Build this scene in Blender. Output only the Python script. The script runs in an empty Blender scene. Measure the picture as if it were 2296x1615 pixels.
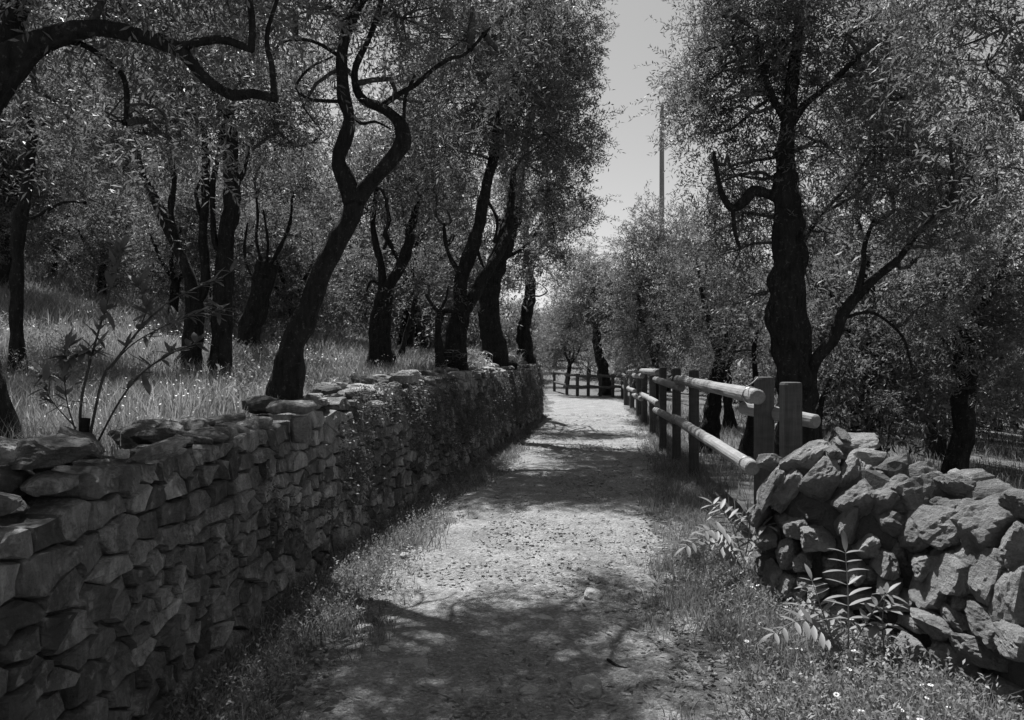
import bpy, math, random
import numpy as np
from mathutils import Vector, noise as mnoise

random.seed(11)
RNG = np.random.default_rng(11)
scene = bpy.context.scene
C = scene.collection

# ------------------------------------------------------------------ camera
EYE = 1.5
cam = bpy.data.cameras.new('camera')
cam.lens = 28.0; cam.sensor_width = 36.0; cam.sensor_fit = 'HORIZONTAL'
cam.clip_start = 0.05; cam.clip_end = 2000
camo = bpy.data.objects.new('camera', cam); C.objects.link(camo)
camo.location = (0, 0, EYE); camo.rotation_euler = (math.radians(90), 0, 0)
scene.camera = camo

# ------------------------------------------------------------------ sky, sun, exposure
SUN_AZ, SUN_EL = math.radians(-17), math.radians(60)      # ahead of the camera, a little to the left
world = bpy.data.worlds.new('World'); scene.world = world; world.use_nodes = True
wn = world.node_tree.nodes; wl = world.node_tree.links
bg = wn['Background']
sky = wn.new('ShaderNodeTexSky'); sky.sky_type = 'NISHITA'; sky.sun_disc = False
sky.dust_density = 1.0; sky.sun_elevation = SUN_EL; sky.sun_rotation = SUN_AZ
bw = wn.new('ShaderNodeRGBToBW')                          # black-and-white photograph
wl.new(sky.outputs[0], bw.inputs[0]); wl.new(bw.outputs[0], bg.inputs['Color'])
bg.inputs['Strength'].default_value = 0.07
sun = bpy.data.lights.new('sun', 'SUN'); sun.energy = 5.0; sun.angle = math.radians(0.55)
suno = bpy.data.objects.new('sun', sun); C.objects.link(suno)
sdir = Vector((math.sin(SUN_AZ)*math.cos(SUN_EL), math.cos(SUN_AZ)*math.cos(SUN_EL), math.sin(SUN_EL)))
suno.rotation_euler = sdir.to_track_quat('Z', 'Y').to_euler(); suno.location = (0, 0, 30)
vs = scene.view_settings
vs.view_transform = 'Standard'; vs.look = 'None'; vs.gamma = 1.0; vs.exposure = 0.82
vs.use_curve_mapping = False
scene.render.engine = 'CYCLES'
cy = scene.cycles
cy.max_bounces = 6; cy.diffuse_bounces = 3; cy.glossy_bounces = 2; cy.transmission_bounces = 4
cy.use_denoising = True; cy.denoiser = 'OPENIMAGEDENOISE'
cy.caustics_reflective = False; cy.caustics_refractive = False

# ------------------------------------------------------------------ helpers
F = 1786.0                                                # focal length in survey units, image 2296 x 1615
def P(px, py, Y):
    """survey point seen at (px, py) at distance Y ahead -> world"""
    return Vector(((px-1148.0)/F*Y, Y, EYE-(py-807.5)/F*Y))

def hash2(ix, iy, seed):
    n = (ix*374761393 + iy*668265263 + seed*974634777) & 0x7fffffff
    n = ((n ^ (n >> 13))*1274126177) & 0x7fffffff
    return ((n ^ (n >> 16)) & 0xffff)/65535.0
def vnoise(x, y, seed=0):
    x = np.asarray(x, float); y = np.asarray(y, float)
    ix = np.floor(x).astype(np.int64); iy = np.floor(y).astype(np.int64)
    fx = x-ix; fy = y-iy; fx = fx*fx*(3-2*fx); fy = fy*fy*(3-2*fy)
    a = hash2(ix, iy, seed); b = hash2(ix+1, iy, seed); c = hash2(ix, iy+1, seed); d = hash2(ix+1, iy+1, seed)
    return (a*(1-fx)+b*fx)*(1-fy)+(c*(1-fx)+d*fx)*fy-0.5
def sstep(a, b, x):
    t = np.clip((np.asarray(x, float)-a)/(b-a), 0, 1); return t*t*(3-2*t)

WY = [-8, 0, 2.2, 4.5, 6.2, 7.8, 11, 15, 18.8, 21, 25, 30, 36, 60, 200]
WX = [-1.5, -1.46, -1.43, -1.42, -1.34, -1.1, -0.6, 0.0, 0.55, 0.88, 0.9, -0.6, -4.5, -12, -30]
def wall_x(y):                                            # line of the left wall's face
    y = np.asarray(y, float)
    return (np.interp(y-0.8, WY, WX)+np.interp(y, WY, WX)+np.interp(y+0.8, WY, WX))/3
def wall_top(y):
    return np.interp(y, [0, 2, 4.2, 6.2, 7.8, 11, 20, 40], [1.03, 1.04, 1.09, 1.17, 1.23, 1.29, 1.36, 1.36])
LEY = [-3, 3.38, 4.5, 5.8, 8.3, 10.6, 16.5, 22, 28, 31.5]
LEX = [-1.0, -0.98, -0.9, -0.82, -0.6, -0.12, 0.3, 0.95, 1.5, 1.3]
REY = [-3, 3.38, 4.2, 6.05, 7.8, 10.6, 17.6, 27.5, 31.5]
REX = [0.8, 0.88, 0.97, 1.2, 1.5, 2.0, 2.95, 3.95, 4.2]
def path_l(y): return np.interp(y, LEY, LEX)
def path_r(y): return np.interp(y, REY, REX)

def height(x, y):
    x = np.asarray(x, float); y = np.asarray(y, float)
    u = x-wall_x(y)
    w = 0.16+1.4*sstep(20.5, 24, y)                       # retained by the wall, a grassy bank past its end
    step = 1-sstep(-0.22-w, -0.18, u)
    d = np.maximum(-u-2.6, 0)
    soft = d*d/(d+2.0)
    terr = wall_top(y)-0.09+0.012*np.maximum(y-6, 0)+0.31*soft+0.14*np.maximum(-u-11, 0)
    terr = terr+0.07*vnoise(x*0.7, y*0.7, 3)+0.16*vnoise(x*0.23, y*0.23, 4)*sstep(1, 4, -u)
    terr = np.minimum(terr, 26)
    low = -0.10*np.maximum(x-path_r(y)-1.3, 0)*sstep(4, 8, y)
    low = np.maximum(low, -5.0)
    off = sstep(0.5, 1.6, x-path_r(y))
    low = low+off*(0.10*vnoise(x*0.8, y*0.8, 6)+0.03*vnoise(x*2.3, y*2.3, 7))
    low = low+0.05*np.maximum(y-45, 0)
    return low*(1-step)+terr*step
def hz(x, y): return float(height(x, y))

def new_mesh(name, verts, faces=None, quads=None, tone=None, mats=(), midx=None, smooth=False, tris=None):
    me = bpy.data.meshes.new(name)
    verts = np.asarray(verts, np.float32)
    if faces is not None:
        me.from_pydata([tuple(v) for v in verts], [], faces)
    else:
        arr = quads if quads is not None else tris
        k = 4 if quads is not None else 3
        arr = np.asarray(arr, np.int32)
        me.vertices.add(len(verts)); me.vertices.foreach_set('co', verts.ravel())
        me.loops.add(arr.size); me.loops.foreach_set('vertex_index', arr.ravel())
        me.polygons.add(len(arr))
        me.polygons.foreach_set('loop_start', np.arange(0, arr.size, k, dtype=np.int32))
        try: me.polygons.foreach_set('loop_total', np.full(len(arr), k, np.int32))
        except Exception: pass
        me.update(calc_edges=True)
    for m in mats: me.materials.append(m)
    if midx is not None: me.polygons.foreach_set('material_index', np.asarray(midx, np.int32))
    if smooth: me.polygons.foreach_set('use_smooth', np.ones(len(me.polygons), bool))
    at = me.attributes.new('tone', 'FLOAT', 'POINT')
    at.data.foreach_set('value', np.full(len(verts), 0.5, np.float32) if tone is None else np.asarray(tone, np.float32))
    me.validate()
    return me
def link(name, data, parent=None, loc=None, **props):
    o = bpy.data.objects.new(name, data); C.objects.link(o)
    if parent is not None: o.parent = parent
    if loc is not None: o.location = loc
    for k, v in props.items(): o[k] = v
    return o
def thing(name, loc, label, category, group=None):
    o = link(name, None, None, loc, label=label, category=category)
    o.empty_display_size = 0.1
    if group: o['group'] = group
    return o
def rel(vs_, origin): return [(v[0]-origin[0], v[1]-origin[1], v[2]-origin[2]) for v in vs_]

class MB:
    """collects verts / faces / material index / tone"""
    def __init__(s): s.v = []; s.f = []; s.m = []; s.t = []
    def add(s, v, f, m=0, t=0.5):
        b = len(s.v); s.v += [tuple(q) for q in v]; s.t += [t]*len(v)
        s.f += [[i+b for i in q] for q in f]; s.m += [m]*len(f)
    def mesh(s, name, mats, origin=(0, 0, 0), smooth=False):
        v = np.asarray(s.v, float)-np.asarray(origin, float)
        return new_mesh(name, v, faces=s.f, tone=s.t, mats=mats, midx=s.m, smooth=smooth)

def catmull(pts, rad, step):
    pts = [Vector(p) for p in pts]; out = []; ro = []
    n = len(pts)
    for i in range(n-1):
        p0 = pts[max(i-1, 0)]; p1 = pts[i]; p2 = pts[i+1]; p3 = pts[min(i+2, n-1)]
        k = max(2, int((p2-p1).length/step)+1)
        for j in range(k):
            t = j/k
            q = 0.5*((2*p1)+(p2-p0)*t+(2*p0-5*p1+4*p2-p3)*t*t+(3*p1-p0-3*p2+p3)*t**3)
            out.append(q); ro.append(rad[i]*(1-t)+rad[i+1]*t)
    out.append(pts[-1]); ro.append(rad[-1])
    return out, ro
def tube(mb, pts, rad, sides=8, step=0.15, lump=0.0, m=0, t=0.5, seed=0.0, freq=5.0, cap=True):
    c, r = catmull(pts, rad, step)
    v = []; f = []
    d = (c[1]-c[0]).normalized()
    up = Vector((1, 0, 0)) if abs(d.x) < 0.8 else Vector((0, 1, 0))
    a = (up-d*up.dot(d)).normalized()
    for i, p in enumerate(c):
        d = (c[min(i+1, len(c)-1)]-c[max(i-1, 0)]).normalized()
        a = (a-d*a.dot(d)).normalized(); b = d.cross(a)
        for k in range(sides):
            th = 2*math.pi*k/sides
            q = a*math.cos(th)+b*math.sin(th); rr = r[i]
            if lump:
                w = p+q*rr
                rr *= 1+lump*(mnoise.noise(w*freq+Vector((seed, 0, 0)))*1.2+max(0, mnoise.noise(w*3.1+Vector((0, seed, 0)))-.15)*1.8+0.7*mnoise.noise(Vector((q.x*3+seed, q.y*3, w.z*1.1+q.z*3))))
            v.append(p+q*rr)
    n = len(c)
    for i in range(n-1):
        for k in range(sides):
            k2 = (k+1) % sides
            f.append((i*sides+k, i*sides+k2, (i+1)*sides+k2, (i+1)*sides+k))
    if cap:
        f.append(tuple(range(sides-1, -1, -1))); f.append(tuple((n-1)*sides+k for k in range(sides)))
    mb.add(v, f, m, t)
    return c, r

# ------------------------------------------------------------------ materials (the photograph is black and white: all greys)
def mat_base(name):
    m = bpy.data.materials.new(name); m.use_nodes = True
    nt = m.node_tree; b = nt.nodes['Principled BSDF']
    return m, nt, b
def nd(nt, t, **kw):
    n = nt.nodes.new(t)
    for k, v in kw.items(): setattr(n, k, v)
    return n
def ramp(nt, src, stops):
    r = nd(nt, 'ShaderNodeValToRGB'); cr = r.color_ramp
    while len(cr.elements) < len(stops): cr.elements.new(0.5)
    for e, (p, c) in zip(cr.elements, stops): e.position = p; e.color = (c, c, c, 1)
    nt.links.new(src, r.inputs[0]); return r.outputs[0]
def noise_tex(nt, vec, scale, detail=6, rough=0.6):
    n = nd(nt, 'ShaderNodeTexNoise'); n.inputs['Scale'].default_value = scale
    n.inputs['Detail'].default_value = detail; n.inputs['Roughness'].default_value = rough
    if vec is not None: nt.links.new(vec, n.inputs['Vector'])
    return n.outputs['Fac']
def math_n(nt, op, a, b):
    n = nd(nt, 'ShaderNodeMath', operation=op)
    for i, q in enumerate((a, b)):
        if isinstance(q, (int, float)): n.inputs[i].default_value = q
        else: nt.links.new(q, n.inputs[i])
    return n.outputs[0]
def world_pos(nt, scale=(1, 1, 1)):
    g = nd(nt, 'ShaderNodeNewGeometry'); mp = nd(nt, 'ShaderNodeMapping')
    mp.inputs['Scale'].default_value = scale
    nt.links.new(g.outputs['Position'], mp.inputs[0]); return mp.outputs[0]
def obj_pos(nt, scale=(1, 1, 1)):
    g = nd(nt, 'ShaderNodeTexCoord'); mp = nd(nt, 'ShaderNodeMapping')
    mp.inputs['Scale'].default_value = scale
    nt.links.new(g.outputs['Object'], mp.inputs[0]); return mp.outputs[0]
def tone_attr(nt):
    a = nd(nt, 'ShaderNodeAttribute'); a.attribute_name = 'tone'; return a.outputs['Fac']
def bump(nt, b, h, strength, dist):
    n = nd(nt, 'ShaderNodeBump'); n.inputs['Strength'].default_value = strength; n.inputs['Distance'].default_value = dist
    nt.links.new(h, n.inputs['Height']); nt.links.new(n.outputs[0], b.inputs['Normal'])

def mat_stone(name, lo, hi, lichen=0.5, moss=0.4, streak=0.0, relief=0.035):
    m, nt, b = mat_base(name)
    p = world_pos(nt)
    n1 = noise_tex(nt, p, 7, 9, 0.72); n2 = noise_tex(nt, p, 60, 6, 0.75)
    n3 = noise_tex(nt, p, 2.0, 5, 0.65); n4 = noise_tex(nt, world_pos(nt, (1, 1, 0.16)), 20, 5, 0.65)
    bed = noise_tex(nt, obj_pos(nt, (1.5, 1.5, 9)), 5, 5, 0.65)
    k = math_n(nt, 'ADD', math_n(nt, 'MULTIPLY', n1, 0.5), math_n(nt, 'MULTIPLY', n2, 0.5))
    base = ramp(nt, k, [(0.32, lo*0.7), (0.5, (lo+hi)/2), (0.66, hi*1.15)])
    ton = math_n(nt, 'ADD', math_n(nt, 'MULTIPLY', tone_attr(nt), 1.15), 0.38)
    c = math_n(nt, 'MULTIPLY', base, ton)
    if streak:
        st = ramp(nt, n4, [(0.45, 0.75), (0.58, 1.0), (0.72, 1.0+streak)])
        c = math_n(nt, 'MULTIPLY', c, st)
    vo = nd(nt, 'ShaderNodeTexVoronoi'); vo.inputs['Scale'].default_value = 15
    nt.links.new(p, vo.inputs['Vector'])
    edge_ = math_n(nt, 'ADD', vo.outputs['Distance'], math_n(nt, 'MULTIPLY', math_n(nt, 'SUBTRACT', n2, 0.5), 0.5))
    spots = ramp(nt, edge_, [(0.18, 1.0), (0.30, 0.0)])
    spots = math_n(nt, 'MULTIPLY', spots, ramp(nt, n1, [(0.46, 0.0), (0.56, lichen)]))
    mos = ramp(nt, math_n(nt, 'ADD', n3, math_n(nt, 'MULTIPLY', math_n(nt, 'SUBTRACT', n2, 0.5), 0.7)), [(0.46, 0.0), (0.58, moss)])
    mx = nd(nt, 'ShaderNodeMix'); mx.data_type = 'FLOAT'
    nt.links.new(mos, mx.inputs[0]); nt.links.new(c, mx.inputs[2]); mx.inputs[3].default_value = 0.05
    mx2 = nd(nt, 'ShaderNodeMix'); mx2.data_type = 'FLOAT'
    nt.links.new(spots, mx2.inputs[0]); nt.links.new(mx.outputs[0], mx2.inputs[2]); mx2.inputs[3].default_value = 0.42
    nt.links.new(mx2.outputs[0], b.inputs['Base Color'])
    b.inputs['Roughness'].default_value = 0.95; b.inputs['Specular IOR Level'].default_value = 0.15
    hgt = math_n(nt, 'ADD', math_n(nt, 'ADD', n1, math_n(nt, 'MULTIPLY', bed, 0.5)), math_n(nt, 'MULTIPLY', n2, 0.5))
    bump(nt, b, hgt, 1.0, relief)
    return m
def mat_leaf(name, lo, hi, rough=0.42, trans=0.35):
    m, nt, b = mat_base(name)
    c = ramp(nt, tone_attr(nt), [(0.0, lo), (0.75, (lo+hi)/2), (1.0, hi)])
    nt.links.new(c, b.inputs['Base Color'])
    b.inputs['Roughness'].default_value = rough; b.inputs['Specular IOR Level'].default_value = 0.32
    tr = nd(nt, 'ShaderNodeBsdfTranslucent'); nt.links.new(c, tr.inputs[0])
    mx = nd(nt, 'ShaderNodeMixShader'); mx.inputs[0].default_value = trans
    nt.links.new(b.outputs[0], mx.inputs[1]); nt.links.new(tr.outputs[0], mx.inputs[2])
    nt.links.new(mx.outputs[0], nt.nodes['Material Output'].inputs[0])
    return m
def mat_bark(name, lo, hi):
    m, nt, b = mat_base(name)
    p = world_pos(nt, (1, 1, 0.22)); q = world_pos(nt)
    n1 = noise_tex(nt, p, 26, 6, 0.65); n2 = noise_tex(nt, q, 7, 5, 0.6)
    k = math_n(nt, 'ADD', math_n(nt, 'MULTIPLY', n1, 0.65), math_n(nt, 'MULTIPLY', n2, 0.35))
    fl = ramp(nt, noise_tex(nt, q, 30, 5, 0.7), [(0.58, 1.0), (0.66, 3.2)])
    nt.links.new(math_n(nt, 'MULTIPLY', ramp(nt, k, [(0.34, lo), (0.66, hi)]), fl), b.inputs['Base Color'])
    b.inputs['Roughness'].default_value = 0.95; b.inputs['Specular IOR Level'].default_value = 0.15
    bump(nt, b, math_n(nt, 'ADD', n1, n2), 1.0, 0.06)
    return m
def mat_wood(name, lo, hi):
    m, nt, b = mat_base(name)
    p = obj_pos(nt, (1, 1, 0.06)); q = obj_pos(nt)
    n1 = noise_tex(nt, p, 55, 7, 0.72); n2 = noise_tex(nt, q, 5, 6, 0.7)
    n3 = noise_tex(nt, obj_pos(nt, (1, 1, 6.0)), 6, 3, 0.6)
    k = math_n(nt, 'ADD', math_n(nt, 'MULTIPLY', n1, 0.5), math_n(nt, 'ADD', math_n(nt, 'MULTIPLY', n2, 0.3), math_n(nt, 'MULTIPLY', n3, 0.2)))
    nt.links.new(ramp(nt, k, [(0.36, lo), (0.64, hi)]), b.inputs['Base Color'])
    b.inputs['Roughness'].default_value = 0.85; b.inputs['Specular IOR Level'].default_value = 0.2
    bump(nt, b, n1, 0.5, 0.01)
    return m
def mat_plain(name, c, rough=0.7, metal=0.0):
    m, nt, b = mat_base(name)
    n = noise_tex(nt, obj_pos(nt), 30, 4, 0.6)
    nt.links.new(ramp(nt, n, [(0.3, c*0.75), (0.7, c*1.2)]), b.inputs['Base Color'])
    b.inputs['Roughness'].default_value = rough; b.inputs['Metallic'].default_value = metal
    return m
def mat_ground(name, lo, hi):
    m, nt, b = mat_base(name)
    p = world_pos(nt)
    n1 = noise_tex(nt, p, 3.5, 8, 0.68); n2 = noise_tex(nt, p, 38, 6, 0.7)
    k = math_n(nt, 'ADD', math_n(nt, 'MULTIPLY', n1, 0.6), math_n(nt, 'MULTIPLY', n2, 0.4))
    nt.links.new(ramp(nt, k, [(0.34, lo), (0.66, hi)]), b.inputs['Base Color'])
    b.inputs['Roughness'].default_value = 1.0; b.inputs['Specular IOR Level'].default_value = 0.1
    bump(nt, b, k, 1.0, 0.08)
    return m
def mat_path(name):
    m, nt, b = mat_base(name)
    p = world_pos(nt)
    n1 = noise_tex(nt, p, 2.6, 7, 0.6); n2 = noise_tex(nt, p, 55, 6, 0.72); n3 = noise_tex(nt, p, 190, 3, 0.7)
    vo = nd(nt, 'ShaderNodeTexVoronoi'); vo.inputs['Scale'].default_value = 60; nt.links.new(p, vo.inputs['Vector'])
    k = math_n(nt, 'ADD', math_n(nt, 'MULTIPLY', n1, 0.35), math_n(nt, 'ADD', math_n(nt, 'MULTIPLY', n2, 0.35), math_n(nt, 'MULTIPLY', n3, 0.3)))
    base = ramp(nt, k, [(0.36, 0.13), (0.5, 0.29), (0.66, 0.47)])
    sep = nd(nt, 'ShaderNodeSeparateColor'); nt.links.new(vo.outputs['Color'], sep.inputs[0])
    peb = ramp(nt, sep.outputs[0], [(0.0, 0.72), (0.7, 1.0), (1.0, 1.3)])
    nt.links.new(math_n(nt, 'MULTIPLY', base, peb), b.inputs['Base Color'])
    b.inputs['Roughness'].default_value = 1.0; b.inputs['Specular IOR Level'].default_value = 0.1
    hgt = math_n(nt, 'ADD', n2, math_n(nt, 'MULTIPLY', math_n(nt, 'SUBTRACT', 1.0, vo.outputs['Distance']), 0.5))
    bump(nt, b, hgt, 0.9, 0.03)
    return m

M_STONE = mat_stone('mossy_stone', 0.19, 0.44, 0.6, 0.68, 0.5)
M_STONE2 = mat_stone('limestone', 0.19, 0.44, 0.35, 0.45, 0.0, 0.07)
M_PEB = mat_stone('pebble_stone', 0.25, 0.5, 0.1, 0.05)
M_CORE = mat_ground('wall_earth', 0.06, 0.14)
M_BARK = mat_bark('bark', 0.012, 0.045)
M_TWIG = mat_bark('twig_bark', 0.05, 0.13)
M_LEAF = mat_leaf('olive_leaf', 0.09, 0.30, .52, .42)
M_LEAF2 = mat_leaf('broad_leaf', 0.08, 0.24, .5)
M_FERN = mat_leaf('pinnate_leaf', 0.18, 0.36, 0.5)
M_GRASS = mat_leaf('grass_blade', 0.10, 0.46, 0.6, 0.4)
M_PETAL = mat_plain('petal', 0.75, 0.6)
M_GROUND = mat_ground('grassy_earth', 0.06, 0.20)
M_PATH = mat_path('gravel_path')
M_RAIL = mat_wood('rail_wood', 0.15, 0.34)
M_POST = mat_wood('post_wood', 0.045, 0.12)
M_WIRE = mat_plain('wire', 0.35, 0.4, 0.8)
M_POLE = mat_wood('pole_wood', 0.22, 0.36)

# ------------------------------------------------------------------ ground and path
def graded(lo, hi, fine_lo, fine_hi, d, g):
    out = list(np.arange(fine_lo, fine_hi+1e-6, d))
    s = d; x = fine_hi
    while x < hi: s *= g; x += s; out.append(min(x, hi))
    s = d; x = fine_lo
    while x > lo: s *= g; x -= s; out.insert(0, max(x, lo))
    return np.array(out)
us = np.unique(np.concatenate([graded(-300, 300, -2.0, 6.0, 0.16, 1.08), np.array([-0.5, -0.42, -0.36, -0.3, -0.26, -0.22, -0.18, -0.1])]))
ys = graded(-60, 400, 1.0, 22, 0.2, 1.06)
U, Yg = np.meshgrid(us, ys)
X = wall_x(Yg)+U
Z = height(X, Yg)
nx, ny = len(us), len(ys)
idx = np.arange(nx*ny).reshape(ny, nx)
q = np.stack([idx[:-1, :-1], idx[:-1, 1:], idx[1:, 1:], idx[1:, :-1]], -1).reshape(-1, 4)
gv = np.stack([X, Yg, Z], -1).reshape(-1, 3)
link('ground', new_mesh('ground', gv, quads=q, mats=[M_GROUND], smooth=True), kind='structure',
     label='rough grassy earth of the olive terraces', category='ground')

py_ = []; yy = 0.6
while yy < 31.4: py_.append(yy); yy += 0.028+0.006*max(0, yy-3)
py_ = np.array(py_); sx = np.linspace(-0.14, 1.14, 90)
S, YY = np.meshgrid(sx, py_)
wob = 0.26*vnoise(YY*0.9, YY*0+3, 21)+0.20*vnoise(YY*2.7, YY*0, 22)
wob2 = 0.26*vnoise(YY*0.9, YY*0+9, 23)+0.20*vnoise(YY*2.7, YY*0+5, 24)
L = path_l(YY)+wob; R_ = path_r(YY)+wob2
XX = L+(R_-L)*S
edge = np.minimum(S, 1-S)
prof = 0.028*sstep(-0.06, 0.12, edge)-0.018
ZZ = prof+0.030*vnoise(XX*1.3, YY*0.9, 31)*sstep(0, .2, edge)+0.014*vnoise(XX*5, YY*4, 32)+0.008*vnoise(XX*14, YY*13, 33)+0.012
ZZ = ZZ+height(XX, YY)*0.9
pi_ = np.arange(S.size).reshape(S.shape)
q = np.stack([pi_[:-1, :-1], pi_[:-1, 1:], pi_[1:, 1:], pi_[1:, :-1]], -1).reshape(-1, 4)
link('path', new_mesh('path', np.stack([XX, YY, ZZ], -1).reshape(-1, 3), quads=q, mats=[M_PATH], smooth=True), kind='structure',
     label='pale gravel footpath running between wall and fence', category='path')
# the path swings left behind the end of the wall
t = np.linspace(0, 1, 60); sw = np.linspace(-1, 1, 24)
cx = 2.75-9*t**2; cyy = 31.0+7*t-3.0*t*t
tx = np.gradient(cx); ty = np.gradient(cyy); ln = np.hypot(tx, ty); nxn, nyn = ty/ln, -tx/ln
SW, _ = np.meshgrid(sw, t)
BX = cx[:, None]+SW*1.35*nxn[:, None]; BY = cyy[:, None]+SW*1.35*nyn[:, None]
BZ = height(BX, BY)+0.03*(1-np.abs(SW)**3)+0.012
bi = np.arange(BX.size).reshape(BX.shape)
q = np.stack([bi[:-1, :-1], bi[:-1, 1:], bi[1:, 1:], bi[1:, :-1]], -1).reshape(-1, 4)
link('path_bend', new_mesh('path_bend', np.stack([BX, BY, BZ], -1).reshape(-1, 3), quads=q, mats=[M_PATH], smooth=True), kind='structure',
     label='bend of the gravel path beyond the wall', category='path')

# ------------------------------------------------------------------ rocks
def ico(sub):
    ph = (1+5**.5)/2
    v = [(-1, ph, 0), (1, ph, 0), (-1, -ph, 0), (1, -ph, 0), (0, -1, ph), (0, 1, ph), (0, -1, -ph), (0, 1, -ph), (ph, 0, -1), (ph, 0, 1), (-ph, 0, -1), (-ph, 0, 1)]
    v = [Vector(q).normalized() for q in v]
    f = [(0,11,5),(0,5,1),(0,1,7),(0,7,10),(0,10,11),(1,5,9),(5,11,4),(11,10,2),(10,7,6),(7,1,8),(3,9,4),(3,4,2),(3,2,6),(3,6,8),(3,8,9),(4,9,5),(2,4,11),(6,2,10),(8,6,7),(9,8,1)]
    for _ in range(sub):
        mid = {}; nf = []
        def md(a, b):
            k = (min(a, b), max(a, b))
            if k not in mid: v.append(((v[a]+v[b])/2).normalized()); mid[k] = len(v)-1
            return mid[k]
        for a, b, c in f:
            x, y, z = md(a, b), md(b, c), md(c, a)
            nf += [(a, x, z), (b, y, x), (c, z, y), (x, y, z)]
        f = nf
    return v, f
ICO = {k: ico(k) for k in (0, 1, 2, 3)}
def rock(mb, center, ax, size, sub=2, rough=0.06, planes=13, m=0, tone=0.5, seed=0, boxy=0.5):
    """angular rock: unit ball cut by planes. ax: three unit axis vectors, size: half extents"""
    rr = random.Random(seed); v, f = ICO[sub]
    pl = []
    for a in range(3):
        for s in (-1, 1):
            n = [0, 0, 0]; n[a] = s
            pl.append((Vector(n)+Vector((rr.uniform(-.25, .25), rr.uniform(-.25, .25), rr.uniform(-.25, .25)))*boxy, rr.uniform(.78, .98)))
    for _ in range(planes):
        pl.append((Vector((rr.gauss(0, 1), rr.gauss(0, 1), rr.gauss(0, 1))).normalized(), rr.uniform(.70, 0.98)))
    pl = [(n.normalized(), h) for n, h in pl]
    off = Vector((rr.uniform(0, 50), rr.uniform(0, 50), rr.uniform(0, 50)))
    out = []
    for d in v:
        r = 1.25
        for n, h in pl:
            k = d.dot(n)
            if k > 0.05: r = min(r, h/k)
        r *= 1+rough*(mnoise.noise(d*2.2+off)*0.9+mnoise.noise(d*5.5+off)*0.9+(0.35-abs(mnoise.noise(d*7+off)))*1.1+mnoise.noise(d*13+off)*0.6)
        w = d*r
        out.append(Vector(center)+ax[0]*(w.x*size[0])+ax[1]*(w.y*size[1])+ax[2]*(w.z*size[2]))
    mb.add(out, f, m, tone)
def axes(tilt=0.0, yaw=0.0, roll=0.0):
    from mathutils import Euler
    e = Euler((roll, -tilt, yaw), 'XYZ').to_matrix()
    return [e.col[0].copy(), e.col[1].copy(), e.col[2].copy()]
def rock_object(name, center, size, parent=None, sub=2, tilt=0, yaw=0, roll=0, mat=None, tone=None, seed=0, rough=.06, origin=None, **props):
    mb = MB(); o = Vector(center)
    rock(mb, (0, 0, 0), axes(tilt, yaw, roll), size, sub, rough, 13, 0, random.Random(seed).uniform(.1, .95) if tone is None else tone, seed)
    me = mb.mesh(name, [mat or M_STONE])
    if parent is not None: o = o-Vector(parent.location)
    return link(name, me, parent, o, **props)

# ------------------------------------------------------------------ left dry-stone wall
def clip_poly(poly, nx_, ny_, d):
    out = []
    n = len(poly)
    for i in range(n):
        a = poly[i]; b = poly[(i+1) % n]
        da = a[0]*nx_+a[1]*ny_-d; db = b[0]*nx_+b[1]*ny_-d
        if da <= 0: out.append(a)
        if (da < 0 < db) or (db < 0 < da):
            k = da/(da-db); out.append((a[0]+(b[0]-a[0])*k, a[1]+(b[1]-a[1])*k))
    return out
ASP = 1.8
def voronoi_cells(seeds, box):
    cells = []
    sd = np.array(seeds)
    for i, s in enumerate(seeds):
        poly = [(box[0], box[2]), (box[1], box[2]), (box[1], box[3]), (box[0], box[3])]
        dd = np.hypot(sd[:, 0]-s[0], sd[:, 1]-s[1]); order = np.argpartition(dd, 18)[:18]; order = order[np.argsort(dd[order])][1:]
        for j in order:
            t_ = sd[j]; n_ = (t_[0]-s[0], t_[1]-s[1])
            d_ = (t_[0]**2+t_[1]**2-s[0]**2-s[1]**2)/2
            poly = clip_poly(poly, n_[0], n_[1], d_)
            if len(poly) < 3: break
        cells.append(poly)
    return cells
rw = random.Random(5)
Y0, Y1 = 0.9, 21.0
seeds = []
zrow = 0.0
while zrow < 1.45:
    hrow = rw.choice([rw.uniform(.035, .07), rw.uniform(.06, .11), rw.uniform(.09, .15)]); yv = Y0+rw.uniform(0, .2)
    while yv < Y1:
        wd = rw.choice([rw.uniform(.05, .10), rw.uniform(.10, .2), rw.uniform(.14, .26), rw.uniform(.22, .40)])*(.7+hrow*3)
        if rw.random() < .88:
            seeds.append(((yv+wd/2)/ASP, zrow+hrow/2+rw.uniform(-.02, .02)))
        yv += wd
    zrow += hrow
cells = voronoi_cells(seeds, (Y0/ASP, Y1/ASP, -0.12, 1.62))
WALL_O = Vector((-1.4, 2.0, 0))
lwall = thing('stone_wall', WALL_O, 'long mossy dry-stone retaining wall below the olive terrace', 'stone wall')
def face_pt(y, z, out):
    e = 0.05
    x0, x1 = float(wall_x(y-e)), float(wall_x(y+e))
    tx_, ty_ = x1-x0, 2*e; l_ = math.hypot(tx_, ty_); nx_, ny_ = ty_/l_, -tx_/l_
    x = float(wall_x(y))
    out = out-0.05*z+0.035*float(vnoise(y*0.8, z*1.2, 61))*2
    return Vector((x+nx_*out, y+ny_*out, z))
stones = []
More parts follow.
